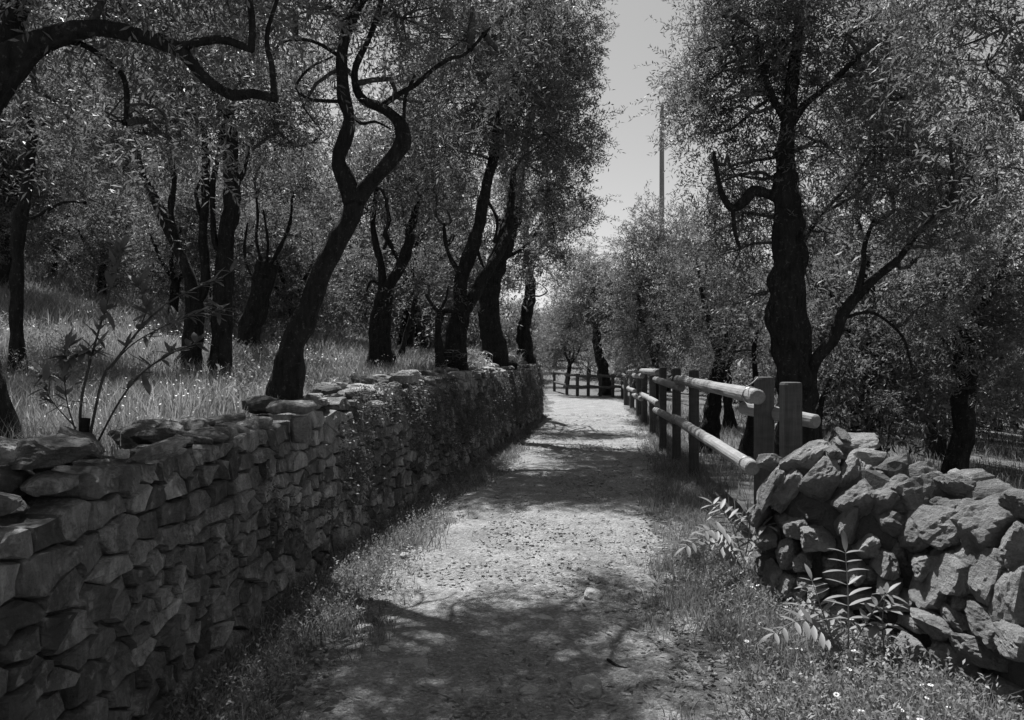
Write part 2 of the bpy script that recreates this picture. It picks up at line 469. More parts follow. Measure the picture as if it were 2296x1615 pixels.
for s, poly in zip(seeds, cells):
    yc, zc = s[0]*ASP, s[1]
    top = float(wall_top(yc))+0.05*float(vnoise(yc*1.7, 0.3, 62))*2
    if zc > top-0.02 or len(poly) < 3: continue
    poly = [(a*ASP, min(b, top+0.035+0.03*math.sin(a*9))) for a, b in poly]
    cxx = sum(a for a, b in poly)/len(poly); czz = sum(b for a, b in poly)/len(poly)
    pts = []
    n = len(poly)
    for i in range(n):
        a = poly[i]; b = poly[(i+1) % n]
        ln_ = math.hypot(b[0]-a[0], b[1]-a[1])
        if ln_ < .012: continue
        pts.append(a)
        if ln_ > .07: pts.append(((a[0]+b[0])/2+rw.uniform(-.008, .008), (a[1]+b[1])/2+rw.uniform(-.008, .008)))
    if len(pts) < 4: continue
    g = rw.uniform(.003, .011)
    def shrink(p, k):
        dx, dz = p[0]-cxx, p[1]-czz; l_ = math.hypot(dx, dz)+1e-6
        return (cxx+dx*max(0.2, (l_-k)/l_), czz+dz*max(0.2, (l_-k)/l_))
    sz = math.sqrt(sum((p[0]-cxx)**2+(p[1]-czz)**2 for p in pts)/len(pts))
    proud = rw.uniform(-.014, .015); slx, slz = rw.uniform(-.16, .16), rw.uniform(-.15, .10)
    v = []
    for p in pts:
        w = shrink(p, g*0.5); v.append(face_pt(w[0], w[1], -0.17))
    for p in pts:
        w = shrink(p, g); v.append(face_pt(w[0], w[1], proud-0.022+rw.uniform(-.010, .006)))
    for p in pts:
        w = shrink(p, g+sz*rw.uniform(.03, .15)); v.append(face_pt(w[0], w[1], proud+rw.uniform(-.004, .016)+slx*(p[0]-cxx)+slz*(p[1]-czz)))
    for p in pts:
        w = shrink(p, g+sz*rw.uniform(.5, .62)); v.append(face_pt(w[0], w[1], proud+rw.uniform(-.003, .008)+slx*.6*(p[0]-cxx)+slz*.6*(p[1]-czz)))
    n = len(pts); fcs = []
    for r_ in range(3):
        for i in range(n):
            j = (i+1) % n; fcs.append((r_*n+i, r_*n+j, (r_+1)*n+j, (r_+1)*n+i))
    fcs.append(tuple(3*n+i for i in range(n)))
    c0 = face_pt(cxx, czz, 0)
    stones.append((sz/max(1.0, yc-0.3), yc, c0, v, fcs, rw.random()))
vis = [s for s in stones if s[1] > 1.9]
vis.sort(key=lambda s: -s[0]); pick = set(id(s) for s in vis[:285])
rest = MB()
for s in stones:
    if id(s) in pick:
        mb = MB(); mb.add(s[3], s[4], 0, s[5])
        link('stone', mb.mesh('stone', [M_STONE], s[2]), lwall, s[2]-WALL_O)
    else: rest.add(s[3], s[4], 0, s[5])
link('far_stonework', rest.mesh('far_stonework', [M_STONE], WALL_O), lwall, (0, 0, 0), kind='stuff')
# earth core and top bed of the wall
mb = MB(); rows = []
ycs = np.arange(Y0-0.2, Y1+0.01, 0.15)
for yv in ycs:
    tp = float(wall_top(yv)); ring = [(-0.032, -0.15), (-0.034, tp*0.5), (-0.045, tp-0.09), (-0.16, tp-0.02+0.05*float(vnoise(yv*3, 1, 63))), (-0.36, tp-0.03), (-0.52, tp-0.12), (-0.55, -0.15)]
    rows.append([face_pt(yv, z, o) for o, z in ring])
nr = len(rows[0]); vv = [p for r_ in rows for p in r_]
ff = [(i*nr+k, (i+1)*nr+k, (i+1)*nr+k+1, i*nr+k+1) for i in range(len(rows)-1) for k in range(nr-1)]
ff.append(tuple((len(rows)-1)*nr+k for k in range(nr)))
mb.add(vv, ff); link('earth_core', mb.mesh('earth_core', [M_CORE], WALL_O), lwall, (0, 0, 0))
# uneven capping stones along the top (parts) and a few loose ones (things)
yv = 2.0; k = 0
while yv < 20.6:
    ln_ = rw.uniform(.12, .32)*(0.7 if yv < 3.6 else 1); tp = float(wall_top(yv))
    if not (4.75 < yv < 5.35):
        c0 = face_pt(yv+ln_/2, tp+rw.uniform(-.01, .03), rw.uniform(-.16, -.10))
        rock_object('capping_stone', c0, (ln_*.5, rw.uniform(.08, .14), rw.uniform(.022, .05)), lwall, 2, rw.uniform(-.15, .15), math.atan2(1, float(wall_x(yv+.1)-wall_x(yv-.1))/.2)+rw.uniform(-.3, .3), rw.uniform(-.2, .2), M_STONE, seed=900+k, rough=.09)
        if rw.random() < .75:
            c1 = face_pt(yv+rw.uniform(0, .3), tp+rw.uniform(.0, .06), rw.uniform(-.42, -.28))
            rock_object('capping_stone', c1, (rw.uniform(.08, .2), rw.uniform(.08, .14), rw.uniform(.04, .08)), lwall, 2, rw.uniform(-.2, .2), rw.uniform(0, 6), 0, M_STONE, seed=1900+k, rough=.09)
    yv += ln_*rw.uniform(.75, 1.0); k += 1
def loose(px, py, Y, size, label, tilt=0, yaw=0, mat=None, tone=.5, seed=0, name='loose_stone', rough=.07):
    rock_object(name, P(px, py, Y), size, None, 3, tilt, yaw, 0, mat or M_STONE, tone, seed, rough, label=label, category='stone')
loose(118, 1012, 2.75, (.15, .12, .055), 'dark humped flat stone lying on the wall top beside the sapling', .05, .3, tone=.2, seed=41)
loose(180, 995, 3.0, (.10, .08, .035), 'tilted slab leaning on the wall top at the foot of the sapling', -.45, .2, tone=.45, seed=42)
loose(3, 1010, 2.45, (.055, .06, .05), 'rounded pale stone on the wall top against the thick leaning trunk', 0, .2, tone=.6, seed=43)
loose(275, 1018, 3.15, (.032, .03, .02), 'small pale pebble lying on the wall top', 0, .4, M_PEB, .9, 44)
loose(345, 978, 3.65, (.11, .09, .042), 'dark mossy lump of stone on the low part of the wall top', .02, .4, tone=.05, seed=45)
loose(350, 1010, 3.3, (.15, .07, .028), 'slanting pale-topped slab laid along the wall edge', .30, .9, tone=.8, seed=46)
loose(560, 955, 4.75, (.15, .09, .045), 'flat stone with a sunlit rim beside the upright block', .08, 1.0, tone=.4, seed=47)
loose(792, 890, 6.75, (.09, .08, .06), 'upright rounded stone on the wall past the round slab', 0, .4, tone=.35, seed=48)
loose(905, 846, 8.1, (.16, .11, .07), 'humped grey boulder on the stepped part of the wall', .1, .7, tone=.6, seed=49)
loose(880, 868, 7.8, (.10, .08, .05), 'small wedge stone under the humped boulder', .2, .5, tone=.5, seed=50)
loose(838, 905, 7.0, (.10, .07, .03), 'sunlit flat chip on the stepped wall top', .1, .8, tone=.95, seed=51)
# round slab on a short upright block
slab_c = P(652, 915, 5.15)
slab_o = thing('slab_seat', slab_c-Vector((0, 0, .25)), 'round flat slab resting on a short square stone block on the wall', 'stone seat')
mb = MB(); sg = 36; v = []; f = []
for (rr_, zz_) in ((.04, -.03), (.11, -.032), (.145, -.012), (.15, .010), (.13, .034), (.07, .045), (.0, .048)):
    for kk in range(sg):
        th = 2*math.pi*kk/sg; w = 1+.07*math.sin(2*th+1)+.04*math.sin(5*th)+.02*math.sin(9*th+2)
        v.append(Vector((math.cos(th)*rr_*w, math.sin(th)*rr_*w*.95, zz_+.012*math.sin(3*th)*rr_/.18)))
for r_ in range(6):
    for kk in range(sg): f.append((r_*sg+kk, r_*sg+(kk+1) % sg, (r_+1)*sg+(kk+1) % sg, (r_+1)*sg+kk))
f.append(tuple(range(sg-1, -1, -1))); mb.add(v, f, 0, .25)
link('slab', mb.mesh('slab', [M_STONE], smooth=True), slab_o, (0, 0, .25))
mb = MB(); rock(mb, (.07, -.02, .115), axes(0, .5), (.062, .062, .10), 3, .03, 2, 0, .5, 77, .2)
link('block', mb.mesh('block', [M_STONE]), slab_o, (0, 0, 0))

# ------------------------------------------------------------------ right wall, tumbled end
RW_O = Vector((2.0, 4.4, 0))
rwall = thing('stone_wall', RW_O, 'tumbled sunlit end of a drystone wall of craggy blocks beside ferns', 'stone wall')
def rdepth(vx): return float(np.interp(vx, [1680, 1830, 2050, 2296, 2420], [5.1, 4.72, 4.25, 3.5, 3.15]))
R1S = [ # zoom cx, cy, w, h, tilt(deg), depth offset, tone
 (262,345,140,95,5,.12,.6),(262,480,90,250,62,.0,.7),(340,480,110,270,60,.02,.75),(450,320,260,130,38,.14,.7),(520,430,170,260,48,.0,.45),
 (690,262,230,100,5,.32,.6),(645,410,100,200,62,.06,.6),(575,300,80,80,30,.1,.3),(625,215,70,55,-20,.3,.2),(800,405,270,110,12,.16,.75),
 (715,540,200,240,45,.02,.65),(835,545,170,240,55,.05,.35),(650,640,120,210,78,-.02,.65),(400,668,120,130,20,.0,.6),(490,600,150,110,10,.05,.3),
 (500,715,170,130,5,-.06,.8),(352,785,120,160,70,-.02,.65),(428,825,95,95,0,-.03,.65),(742,765,120,120,40,-.02,.65),(822,825,120,140,60,-.02,.6),
 (690,890,110,110,20,-.04,.7),(1000,515,280,220,25,.08,.7),(862,650,160,130,-30,.0,.4),(985,690,150,220,58,-.02,.65),(1105,665,190,240,50,-.02,.5),
 (1160,880,120,240,74,-.05,.6),(1040,850,150,140,15,-.02,.6),(1062,995,120,170,70,-.04,.6),(1200,480,240,150,-25,.18,.6),(1345,650,300,290,20,.05,.4),
 (1350,910,160,290,75,-.03,.5),(1475,1000,180,320,80,-.03,.5),(1090,1155,190,110,-30,-.12,.6),(958,1130,95,95,10,-.05,.6),
 (958,1255,160,110,-10,-.18,.65),(340,935,80,120,70,-.03,.75),(412,1005,90,100,20,-.05,.8),(500,975,110,90,0,-.04,.8),(490,1075,120,90,5,-.08,.85),
 (442,925,90,90,30,-.02,.6),(250,725,110,120,40,.0,.3),(280,905,90,160,78,.0,.6),(600,1092,110,90,0,-.08,.7),(905,800,110,160,70,.03,.4),
 (760,900,120,110,10,.02,.4),(850,945,130,110,0,-.02,.6),(560,820,110,110,15,.02,.35),(580,900,120,110,15,.02,.4),(1250,820,120,200,75,.0,.45),
 (1220,1000,130,180,70,.02,.45),(920,1020,130,110,10,.0,.5),(780,1020,140,110,0,.02,.5),(680,1000,120,110,5,.02,.45),(1250,640,160,200,60,.04,.4),
 (1180,1110,150,130,-10,.0,.4),(1340,1120,200,160,-10,-.02,.4),(1480,760,160,240,70,.0,.45),(1400,1180,200,180,10,.02,.5),(1500,1240,180,160,-10,-.1,.5),(1500,560,200,160,-10,.12,.5),(220,600,90,130,60,.05,.5),(330,620,90,90,20,.06,.35)]
for i, (zx, zy, w, h, tl, do, tn) in enumerate(R1S):
    vx = 1607+zx*.455; vy = 880+zy*.455; Y = rdepth(vx)+do+0.0002*(1000-zy)*1.2
    c0 = P(vx, vy, Y); s = .455*Y/F
    a, b_ = max(w, h)*s*.52, min(w, h)*s*.50
    tl_r = math.radians(tl)
    rock_object('stone', c0, (a, rw.uniform(.13, .19), b_), rwall, 3, tl_r if w <= h or abs(tl) < 40 else tl_r, rw.uniform(-.25, .25)-.25, rw.uniform(-.15, .15), M_STONE2, tn, 300+i, .075)
for i in range(70):                                       # small packing stones in the face
    vx = rw.uniform(1700, 2290); top = float(np.interp(vx, [1690, 1850, 1980, 2090, 2296], [1080, 1050, 1060, 1110, 1190])); bot = float(np.interp(vx, [1690, 1900, 2296], [1330, 1400, 1440]))
    vy = rw.uniform(top, bot); Y = rdepth(vx)+.06+0.0002*(1000-(vy-880)/.455)*1.2; q = rw.uniform(.035, .075)
    rock_object('stone', P(vx, vy, Y), (q*1.3, q*1.2, q*.8), rwall, 2, rw.uniform(-.4, 1.2), rw.uniform(-.5, .3), 0, M_STONE2, rw.uniform(.2, .8), 1400+i, .07)
# body of the wall behind the face, running on toward the viewer's right
mb = MB(); rows = []
for (x, y, wd, tp) in ((1.72, 5.28, .14, .62), (1.90, 5.10, .30, .82), (2.2, 4.75, .36, .86), (2.45, 4.35, .36, .74), (2.55, 3.9, .36, .66), (2.62, 3.4, .36, .62), (2.65, 2.6, .36, .6), (2.66, 1.6, .36, .55)):
    dx, dy = (-.75, -.66) if y > 4.5 else (-1, -.25)
    l_ = math.hypot(dx, dy); dx /= l_; dy /= l_
    rows.append([Vector((x+dx*wd*a, y+dy*wd*a, z)) for a, z in ((.95, -.1), (.85, tp*.6), (.55, tp), (-.4, tp*1.02), (-.95, tp*.7), (-1.1, -.3))])
nr = 6; vv = [p for r_ in rows for p in r_]
ff = [(i*nr+k, i*nr+k+1, (i+1)*nr+k+1, (i+1)*nr+k) for i in range(len(rows)-1) for k in range(nr-1)]
ff += [tuple(range(nr)), tuple((len(rows)-1)*nr+k for k in range(nr-1, -1, -1))]
mb.add(vv, ff); link('earth_core', mb.mesh('earth_core', [M_CORE], RW_O), rwall, (0, 0, 0))
for r_ in range(5):                                       # courses of the side that runs on past the tumbled end
    y = 3.5
    while y > 1.5:
        ln_ = rw.uniform(.16, .34); y -= ln_
        rock_object('stone', (2.36+.02*r_+rw.uniform(-.03, .03), y+ln_/2, .06+r_*.135), (.13, ln_*.53, rw.uniform(.065, .085)), rwall, 2, rw.uniform(-.15, .15), rw.uniform(-.12, .12), rw.uniform(-.25, .25), M_STONE2, rw.uniform(.3, .8), rw.randrange(5000, 9000), .07)
for i in range(46):                                       # stones of the crown and back of the wall
    k = rw.random(); y = 5.2-k*3.3; x = float(np.interp(y, [1.8, 3.5, 4.4, 5.2], [2.70, 2.68, 2.50, 1.95]))+rw.uniform(-.1, .32)
    tp = float(np.interp(y, [1.8, 3.4, 4.2, 4.9, 5.25], [.62, .70, .80, .90, .66]))
    z = tp-.02 if i % 2 else rw.uniform(.1, tp-.1)
    if i % 2 == 0: x += .22
    rock_object('stone', (x, y, z), (rw.uniform(.10, .18), rw.uniform(.09, .14), rw.uniform(.07, .11)), rwall, 2, rw.uniform(-.3, .6), rw.uniform(-.6, .6), rw.uniform(-.3, .3), M_STONE2, rw.uniform(.3, .8), 500+i, .10)
for i, (zx, zy, w, h, tl, lab) in enumerate(((1150,1355,220,170,-38,'fallen oblong block leaning at the foot of the tumbled wall'),(1320,1290,300,150,-18,'long flat-topped fallen boulder below the tumbled wall'),(1440,1480,200,110,-5,'half buried grey boulder in front of the fallen blocks'))):
    vx = 1607+zx*.455; vy = 880+zy*.455; Y = 3.85-.12*i; c0 = P(vx, vy, Y); s = .455*Y/F
    rock_object('fallen_block', c0, (w*s*.52, .12, h*s*.55), None, 3, math.radians(tl), .1, 0, M_STONE2, .55, 700+i, .07, label=lab, category='boulder')

# ------------------------------------------------------------------ fences
def post_mesh(w, h, name='post'):
    mb = MB(); c = w*.28; hw = w/2
    ring = [(-hw+c, -hw), (hw-c, -hw), (hw-c*.3, -hw+c*.3), (hw, -hw+c), (hw, hw-c), (hw-c, hw), (-hw+c, hw), (-hw, hw-c), (-hw, -hw+c), (-hw+c*.3, -hw+c*.3)]
    v = []; n = len(ring)
    for k, z in ((1, -.25), (1, 0), (1.01, h*.5), (1, h-.02), (.93, h-.004), (.80, h)):
        v += [Vector((x*k, y*k, z)) for x, y in ring]
    f = [(r*n+i, r*n+(i+1) % n, (r+1)*n+(i+1) % n, (r+1)*n+i) for r in range(5) for i in range(n)]
    f.append(tuple(5*n+i for i in range(n))); mb.add(v, f)
    return mb.mesh(name, [M_POST])
def rail_obj(parent, a, b, r, bands=(), mat=None):
    a = Vector(a); b = Vector(b); d = (b-a); L_ = d.length
    mb = MB(); n = 16; v = []; f = []
    rg = [(0.0, .80), (.012, .97), (.02, 1.0)]+[(x, 1.0) for x in np.linspace(.15, L_-.15, max(3, int(L_/.09)))]+[(L_-.02, 1.0), (L_-.012, .97), (L_, .80)]
    sd_ = random.uniform(0, 99)
    for z, k in rg:
        for i in range(n):
            th = 2*math.pi*i/n
            w = 1+.07*mnoise.noise(Vector((math.cos(th)+sd_, math.sin(th), z*1.5)))+.04*mnoise.noise(Vector((math.cos(th)*3+sd_, math.sin(th)*3, z*5)))
            v.append(Vector((math.cos(th)*r*k*w, math.sin(th)*r*k*w, z)))
    for q_ in range(len(rg)-1):
        for i in range(n): f.append((q_*n+i, q_*n+(i+1) % n, (q_+1)*n+(i+1) % n, (q_+1)*n+i))
    f.append(tuple(range(n-1, -1, -1))); f.append(tuple((len(rg)-1)*n+i for i in range(n)))
    mb.add(v, f); me = mb.mesh('rail', [mat or M_RAIL]); 
    o = link('rail', me, parent, a-Vector(parent.location))
    o.rotation_mode = 'QUATERNION'; o.rotation_quaternion = d.to_track_quat('Z', 'Y')
    for bz in bands:
        mb = MB(); pts = []
        for dz in (-.012, .012):
            c = [Vector((math.cos(t_)*(r+.004), math.sin(t_)*(r+.004), bz+dz)) for t_ in np.linspace(0, 2*math.pi, 20)]
            tube(mb, c, [.003]*20, 5, .2)
        link('wire_band', mb.mesh('wire_band', [M_WIRE]), o, (0, 0, 0))
    return o
f1 = thing('wooden_fence', (2.1, 6.5, 0), 'round-rail wooden fence along the path running from the tumbled wall', 'fence')
PX = [(1712, 6.62, .145, 1.36, .35), (1556, 10.13, .118, 1.37, .1), (1517, 11.6, .115, 1.38, .1), (1486, 12.95, .115, 1.38, .1), (1463, 15.6, .12, 1.36, .1),
      (1444.6, 18.6, .13, 1.35, .1), (1432, 20.8, .13, 1.10, .1), (1417, 23.8, .13, 1.18, .1), (1403, 26.6, .13, .96, .1)]
for vx, Y, w, h, yaw in PX:
    x = (vx-1148)/F*Y; z0 = hz(x, Y)
    o = link('post', post_mesh(w, h-z0), f1, Vector((x, Y, z0))-f1.location); o.rotation_euler = (0, 0, yaw)
RL = [((1700, 890, 6.0), (1519, 851, 10.9), .060, (.25, 4.4)), ((1528, 870, 10.6), (1470, 851, 13.6), .056, (.3,)), ((1476, 835, 13.4), (1438, 832, 18.6), .060, ()), ((1440, 843, 17.8), (1421, 842, 21.8), .060, ()), ((1426, 832, 21.2), (1411, 833, 25.8), .060, ()),
      ((1688, 1050, 6.0), (1511, 937, 10.9), .058, (.2, 4.5)), ((1513, 942, 10.7), (1470, 920, 13.6), .055, (.3,)), ((1476, 905.5, 13.4), (1438, 884, 18.6), .058, ()), ((1438, 894, 17.8), (1421, 885.5, 21.8), .058, ()), ((1423, 877, 21.2), (1408, 870.5, 25.8), .058, ())]
for a, b, r, bands in RL: rail_obj(f1, P(*a), P(*b), r, bands)
# wire loops from the rails to the post tops
for (a, b, c) in (((1672, 868, 6.1), (1688, 858, 6.4), (1700, 846, 6.55)), ((1521, 846, 10.8), (1535, 840, 10.4), (1552, 832, 10.1))):
    mb = MB(); tube(mb, [P(*a), P(*b), P(*c)], [.004]*3, 5, .05)
    link('tie_wire', mb.mesh('tie_wire', [M_WIRE], f1.location), f1, (0, 0, 0))
f2 = thing('wooden_fence', (2.1, 5.9, 0), 'short corner rail of the fence meeting two square posts behind the tumbled wall', 'fence')
x, Y = (1772-1148)/F*5.95, 5.95
o = link('post', post_mesh(.145, 1.335), f2, Vector((x, Y, 0))-f2.location); o.rotation_euler = (0, 0, .28)
rail_obj(f2, P(1664, 914, 6.9), P(1832, 946, 6.25), .058, ())
f3 = thing('wooden_fence', (3.2, 32, 0), 'distant dark fence crossing behind the bend of the path', 'fence')
fx = [(1271, 33.5), (1294.6, 32.2), (1319, 32), (1346, 32), (1374, 31.6), (1396, 31)]
for vx, Y in fx:
    x = (vx-1148)/F*Y; z0 = hz(x, Y)
    link('post', post_mesh(.13, .95), f3, Vector((x, Y, z0))-f3.location)
for (a, b) in zip(fx[:-1], fx[1:]):
    for hh in (.86, .42):
        A_ = Vector(((a[0]-1152)/F*a[1], a[1]-.1, hh+rw.uniform(-.05, .05))); B_ = Vector(((b[0]-1144)/F*b[1], b[1]-.1, hh+rw.uniform(-.05, .05)))
        rail_obj(f3, A_, B_, .055, (), M_POST)
for (a, b, hh) in (((1243, 38), (1271, 33.5), .92), ((1243, 38), (1271, 33.5), .45), ((1396, 31), (1403, 26.8), .95), ((1396, 31), (1403, 26.8), .5)):
    rail_obj(f3, ((a[0]-1148)/F*a[1], a[1], hh), ((b[0]-1148)/F*b[1], b[1], hh), .055, (), M_POST)
o = link('post', post_mesh(.13, 1.0), f3, Vector(((1243-1148)/F*38, 38, hz(2, 38)))-f3.location)

# ------------------------------------------------------------------ olive trees
def leaves(P0, D, L_, nl, length, width, rng):
    """leafy shoots: P0 (N,3) origins, D (N,3) unit directions, L_ (N,) lengths -> verts, quads, tone"""
    N = len(P0)
    t_ = np.linspace(.08, 1.0, nl)[None, :]+rng.uniform(-.02, .02, (N, nl))
    droop = rng.uniform(.05, .4, (N, 1))
    pos = P0[:, None, :]+D[:, None, :]*(L_[:, None]*t_)[..., None]
    pos[..., 2] -= droop*(t_**2)*L_[:, None]
    rv = rng.normal(size=(N, nl, 3)); Dn = D[:, None, :]
    rad = rv-Dn*(rv*Dn).sum(-1, keepdims=True); rad /= np.linalg.norm(rad, axis=-1, keepdims=True)+1e-9
    rad[:, 1::2] = -rad[:, 0::2][:, :rad[:, 1::2].shape[1]]
    ld = Dn*rng.uniform(.35, .9, (N, nl, 1))+rad*rng.uniform(.5, .95, (N, nl, 1))+rng.normal(size=(N, nl, 3))*.12
    ld /= np.linalg.norm(ld, axis=-1, keepdims=True)
    wv = np.cross(ld, rng.normal(size=(N, nl, 3))*.8+np.array([0, 0, 1.0])); wv /= np.linalg.norm(wv, axis=-1, keepdims=True)+1e-9
    ln = length*rng.uniform(.65, 1.2, (N, nl, 1)); wd = width*rng.uniform(.75, 1.2, (N, nl, 1))
    nv = np.cross(wv, ld)
    b0 = pos; tip = pos+ld*ln-nv*ln*.10
    mid = pos+ld*ln*.48
    a = mid+wv*wd*.5+nv*wd*.12; c = mid-wv*wd*.5+nv*wd*.12
    V = np.stack([b0, a, tip, c], 2).reshape(-1, 3)
    q_ = np.arange(len(V)).reshape(-1, 4)
    tn = np.repeat(np.clip(rng.beta(2, 2, (N, nl)), 0, 1).reshape(-1), 4)
    return V, q_, tn
def tree_crown(skel, lobes, rng, nsub=19, nshoot=15, nl=20, leaf=.066, width=.0155, clump=.12, slen=(.26, .52), twig_r=.02, sides=5):
    """skel: list of (point, radius). lobes: (centre, radius, squash, density)"""
    mb = MB(); VV = []; QQ = []; TT = []; nb = 0
    sp = np.array([p for p, r in skel])
    for (c, r, sq, den) in lobes:
        c = Vector(c)
        d = np.linalg.norm(sp-np.array(c), axis=1)+np.maximum(0, sp[:, 2]-c.z)*.6
        s0 = Vector(sp[int(np.argmin(d))]); ln = (c-s0).length
        if ln > .05:
            j = lambda k: Vector(rng.normal(size=3)*k)
            pts = [s0, s0.lerp(c, .35)+j(.10*ln)+Vector((0, 0, .08*ln)), s0.lerp(c, .7)+j(.08*ln)+Vector((0, 0, .05*ln)), c]
            tube(mb, pts, [twig_r*1.3, twig_r, twig_r*.8, twig_r*.5], sides, .22, cap=False)
        ns = max(3, int(nsub*den*(r/.8)**2))
        dirs = rng.normal(size=(ns, 3)); dirs /= np.linalg.norm(dirs, axis=1, keepdims=True)
        rr = r*rng.uniform(.25, 1.0, (ns, 1))**.6
        sub = np.array(c)+dirs*rr*np.array([1, 1, sq])
        for k in range(ns):
            e = Vector(sub[k]); m_ = c.lerp(e, .5)+Vector(rng.normal(size=3)*.08)
            tube(mb, [c, m_, e], [twig_r*.5, twig_r*.3, .003], 4, .3, cap=False)
        P0 = np.repeat(sub, nshoot, 0)+rng.normal(size=(ns*nshoot, 3))*clump
        D = np.repeat(dirs, nshoot, 0)*.7+rng.normal(size=(ns*nshoot, 3))*.75+np.array([0, 0, .18])
        D /= np.linalg.norm(D, axis=1, keepdims=True)
        V, q_, tn = leaves(P0, D, rng.uniform(slen[0], slen[1], ns*nshoot), nl, leaf, width, rng)
        tn = np.clip(tn+rng.uniform(-.12, .12), 0, 1)
        VV.append(V); QQ.append(q_+nb); TT.append(tn); nb += len(V)
    tv = np.array([tuple(v) for v in mb.v], float); tf = np.array(mb.f, np.int64)
    V = np.concatenate(VV+[tv]); Q = np.concatenate(QQ+[tf+nb])
    T = np.concatenate(TT+[np.full(len(tv), .5)])
    mi = np.concatenate([np.zeros(sum(len(q) for q in QQ), np.int32), np.ones(len(tf), np.int32)])
    return V, Q, T, mi
def make_tree(label, trunk, limbs, lobes, seed, group=None, base=None, **kw):
    """trunk: (points, radii) in world; limbs the same, each a part; lobes as for tree_crown"""
    rng = np.random.default_rng(seed)
    tp, tr = trunk
    tp = [Vector(p) for p in tp]
    b = tp[0].copy(); b.z = hz(b.x, b.y)
    foot = Vector((b.x, b.y, b.z-.25))
    pts = [foot]+[Vector((b.x, b.y, b.z+.02))]+tp[1:]; rad = [tr[0]*1.9, tr[0]*1.45]+list(tr[1:])
    o = thing('olive_tree', b, label, 'tree', group)
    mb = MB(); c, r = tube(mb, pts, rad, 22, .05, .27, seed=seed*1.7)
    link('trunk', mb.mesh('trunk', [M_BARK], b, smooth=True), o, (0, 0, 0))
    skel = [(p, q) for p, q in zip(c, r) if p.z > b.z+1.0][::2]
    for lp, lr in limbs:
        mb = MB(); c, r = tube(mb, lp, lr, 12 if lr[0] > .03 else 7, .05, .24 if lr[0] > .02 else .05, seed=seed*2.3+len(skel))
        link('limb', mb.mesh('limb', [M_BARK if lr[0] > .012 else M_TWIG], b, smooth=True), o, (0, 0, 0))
        if lr[0] > .015: skel += [(p, q) for p, q in zip(c, r)][3::3]
    if not skel: skel = [(c[-1], r[-1])]
    if lobes:
        V, Q, T, mi = tree_crown(skel, lobes, rng, **kw)
        link('crown', new_mesh('crown', V-np.array(b), quads=Q, tone=T, mats=[M_LEAF, M_TWIG], midx=mi), o, (0, 0, 0))
    return o
def PL(Y, pts, dY=0.0):
    """survey polyline at distance Y; an optional third entry shifts the distance"""
    out = []
    for q in pts: out.append(P(q[0], q[1], Y+(q[2] if len(q) > 2 else 0)))
    return out
def PR(Y, r): return [x*Y/F for x in r]
def LB(lst, sq=.8):
    return [(P(a, b, Y), r, sq, d) for (a, b, Y, r, d) in lst]

# A: leaning tree on the wall
YA = 6.25
make_tree('slender dark olive tree leaning out beside the round slab, forked in two', (PL(YA, [(634,903),(654,791),(677,735),(702,659),(724,606),(756,542),(786,490),(799,443)]), PR(YA, [29,26,26,25,24,23,22,21])),
 [(PL(YA, [(795,455),(776,400),(759,360),(772,320),(782,267),(771,217),(766,150),(772,93),(786,50),(812,0),(850,-70,.3),(870,-180,.4)]), PR(YA, [20,19,17,16,15,14,14,13,12,11,9,6])),
  (PL(YA, [(802,450),(829,413,-.05),(866,373,-.1),(902,323,-.15),(899,283,-.15),(879,257,-.1),(852,240),(819,227,.05),(799,200,.1),(796,160,.1),(809,123,.1),(826,90,.1),(845,40,.1),(870,-60,.1)]), PR(YA, [18,17,16,16,14,13,11,10,9,8,8,7,6,4])),
  (PL(YA, [(855,238),(896,210,-.05),(932,190,-.1),(962,163,-.15),(1006,133,-.2),(1045,120,-.2),(1100,60,-.3)]), PR(YA, [7,6,5,5,4,3.5,2.5])),
  (PL(YA, [(903,290,-.15),(906,250,-.2),(909,217,-.2),(930,170,-.3)]), PR(YA, [5,4,4,3])),
  (PL(YA, [(785,250),(809,277,.05),(842,273,.1),(876,290,.15)]), PR(YA, [4,4,3,2])),
  (PL(YA, [(766,130),(712,97,-.05),(662,88,-.1),(626,100,-.15),(612,123,-.2)]), PR(YA, [5,4,4,3,3])),
  (PL(YA, [(772,228),(696,223,-.1),(666,200,-.1),(672,177,-.1),(699,150,-.1),(746,127,-.1)]), PR(YA, [4.5,4,3.5,3,2.5,2])),
  (PL(YA, [(820,420),(852,423,.1),(866,453,.15),(869,493,.2),(861,533,.2)]), PR(YA, [4,3.5,3,2.5,2])),
  (PL(YA, [(850,424,.1),(889,430,.2),(912,447,.25),(930,480,.3)]), PR(YA, [3,2.5,2,1.5]))],
 LB([(700,20,6.5,.6,1),(900,40,6.3,.6,1),(1040,90,6.6,.45,.7),(820,-120,6.4,.8,1),(640,-120,6.2,.7,1),(1000,-130,6.4,.7,.6),(1150,-60,6.7,.5,.45),(580,60,6.9,.5,.9),
     (950,230,7.0,.4,.8),(880,-330,6.0,.9,1),(700,-330,6.0,.9,1),(1190,110,7.2,.4,.5),(680,240,7.0,.35,.6),(1090,-110,8.2,.5,.5),(1220,-90,8.6,.4,.35),(1150,-260,8.8,.7,.5),(1000,-260,7.6,.6,.6)]), 101)  # high lobes out of view, added to shade and dapple the near path
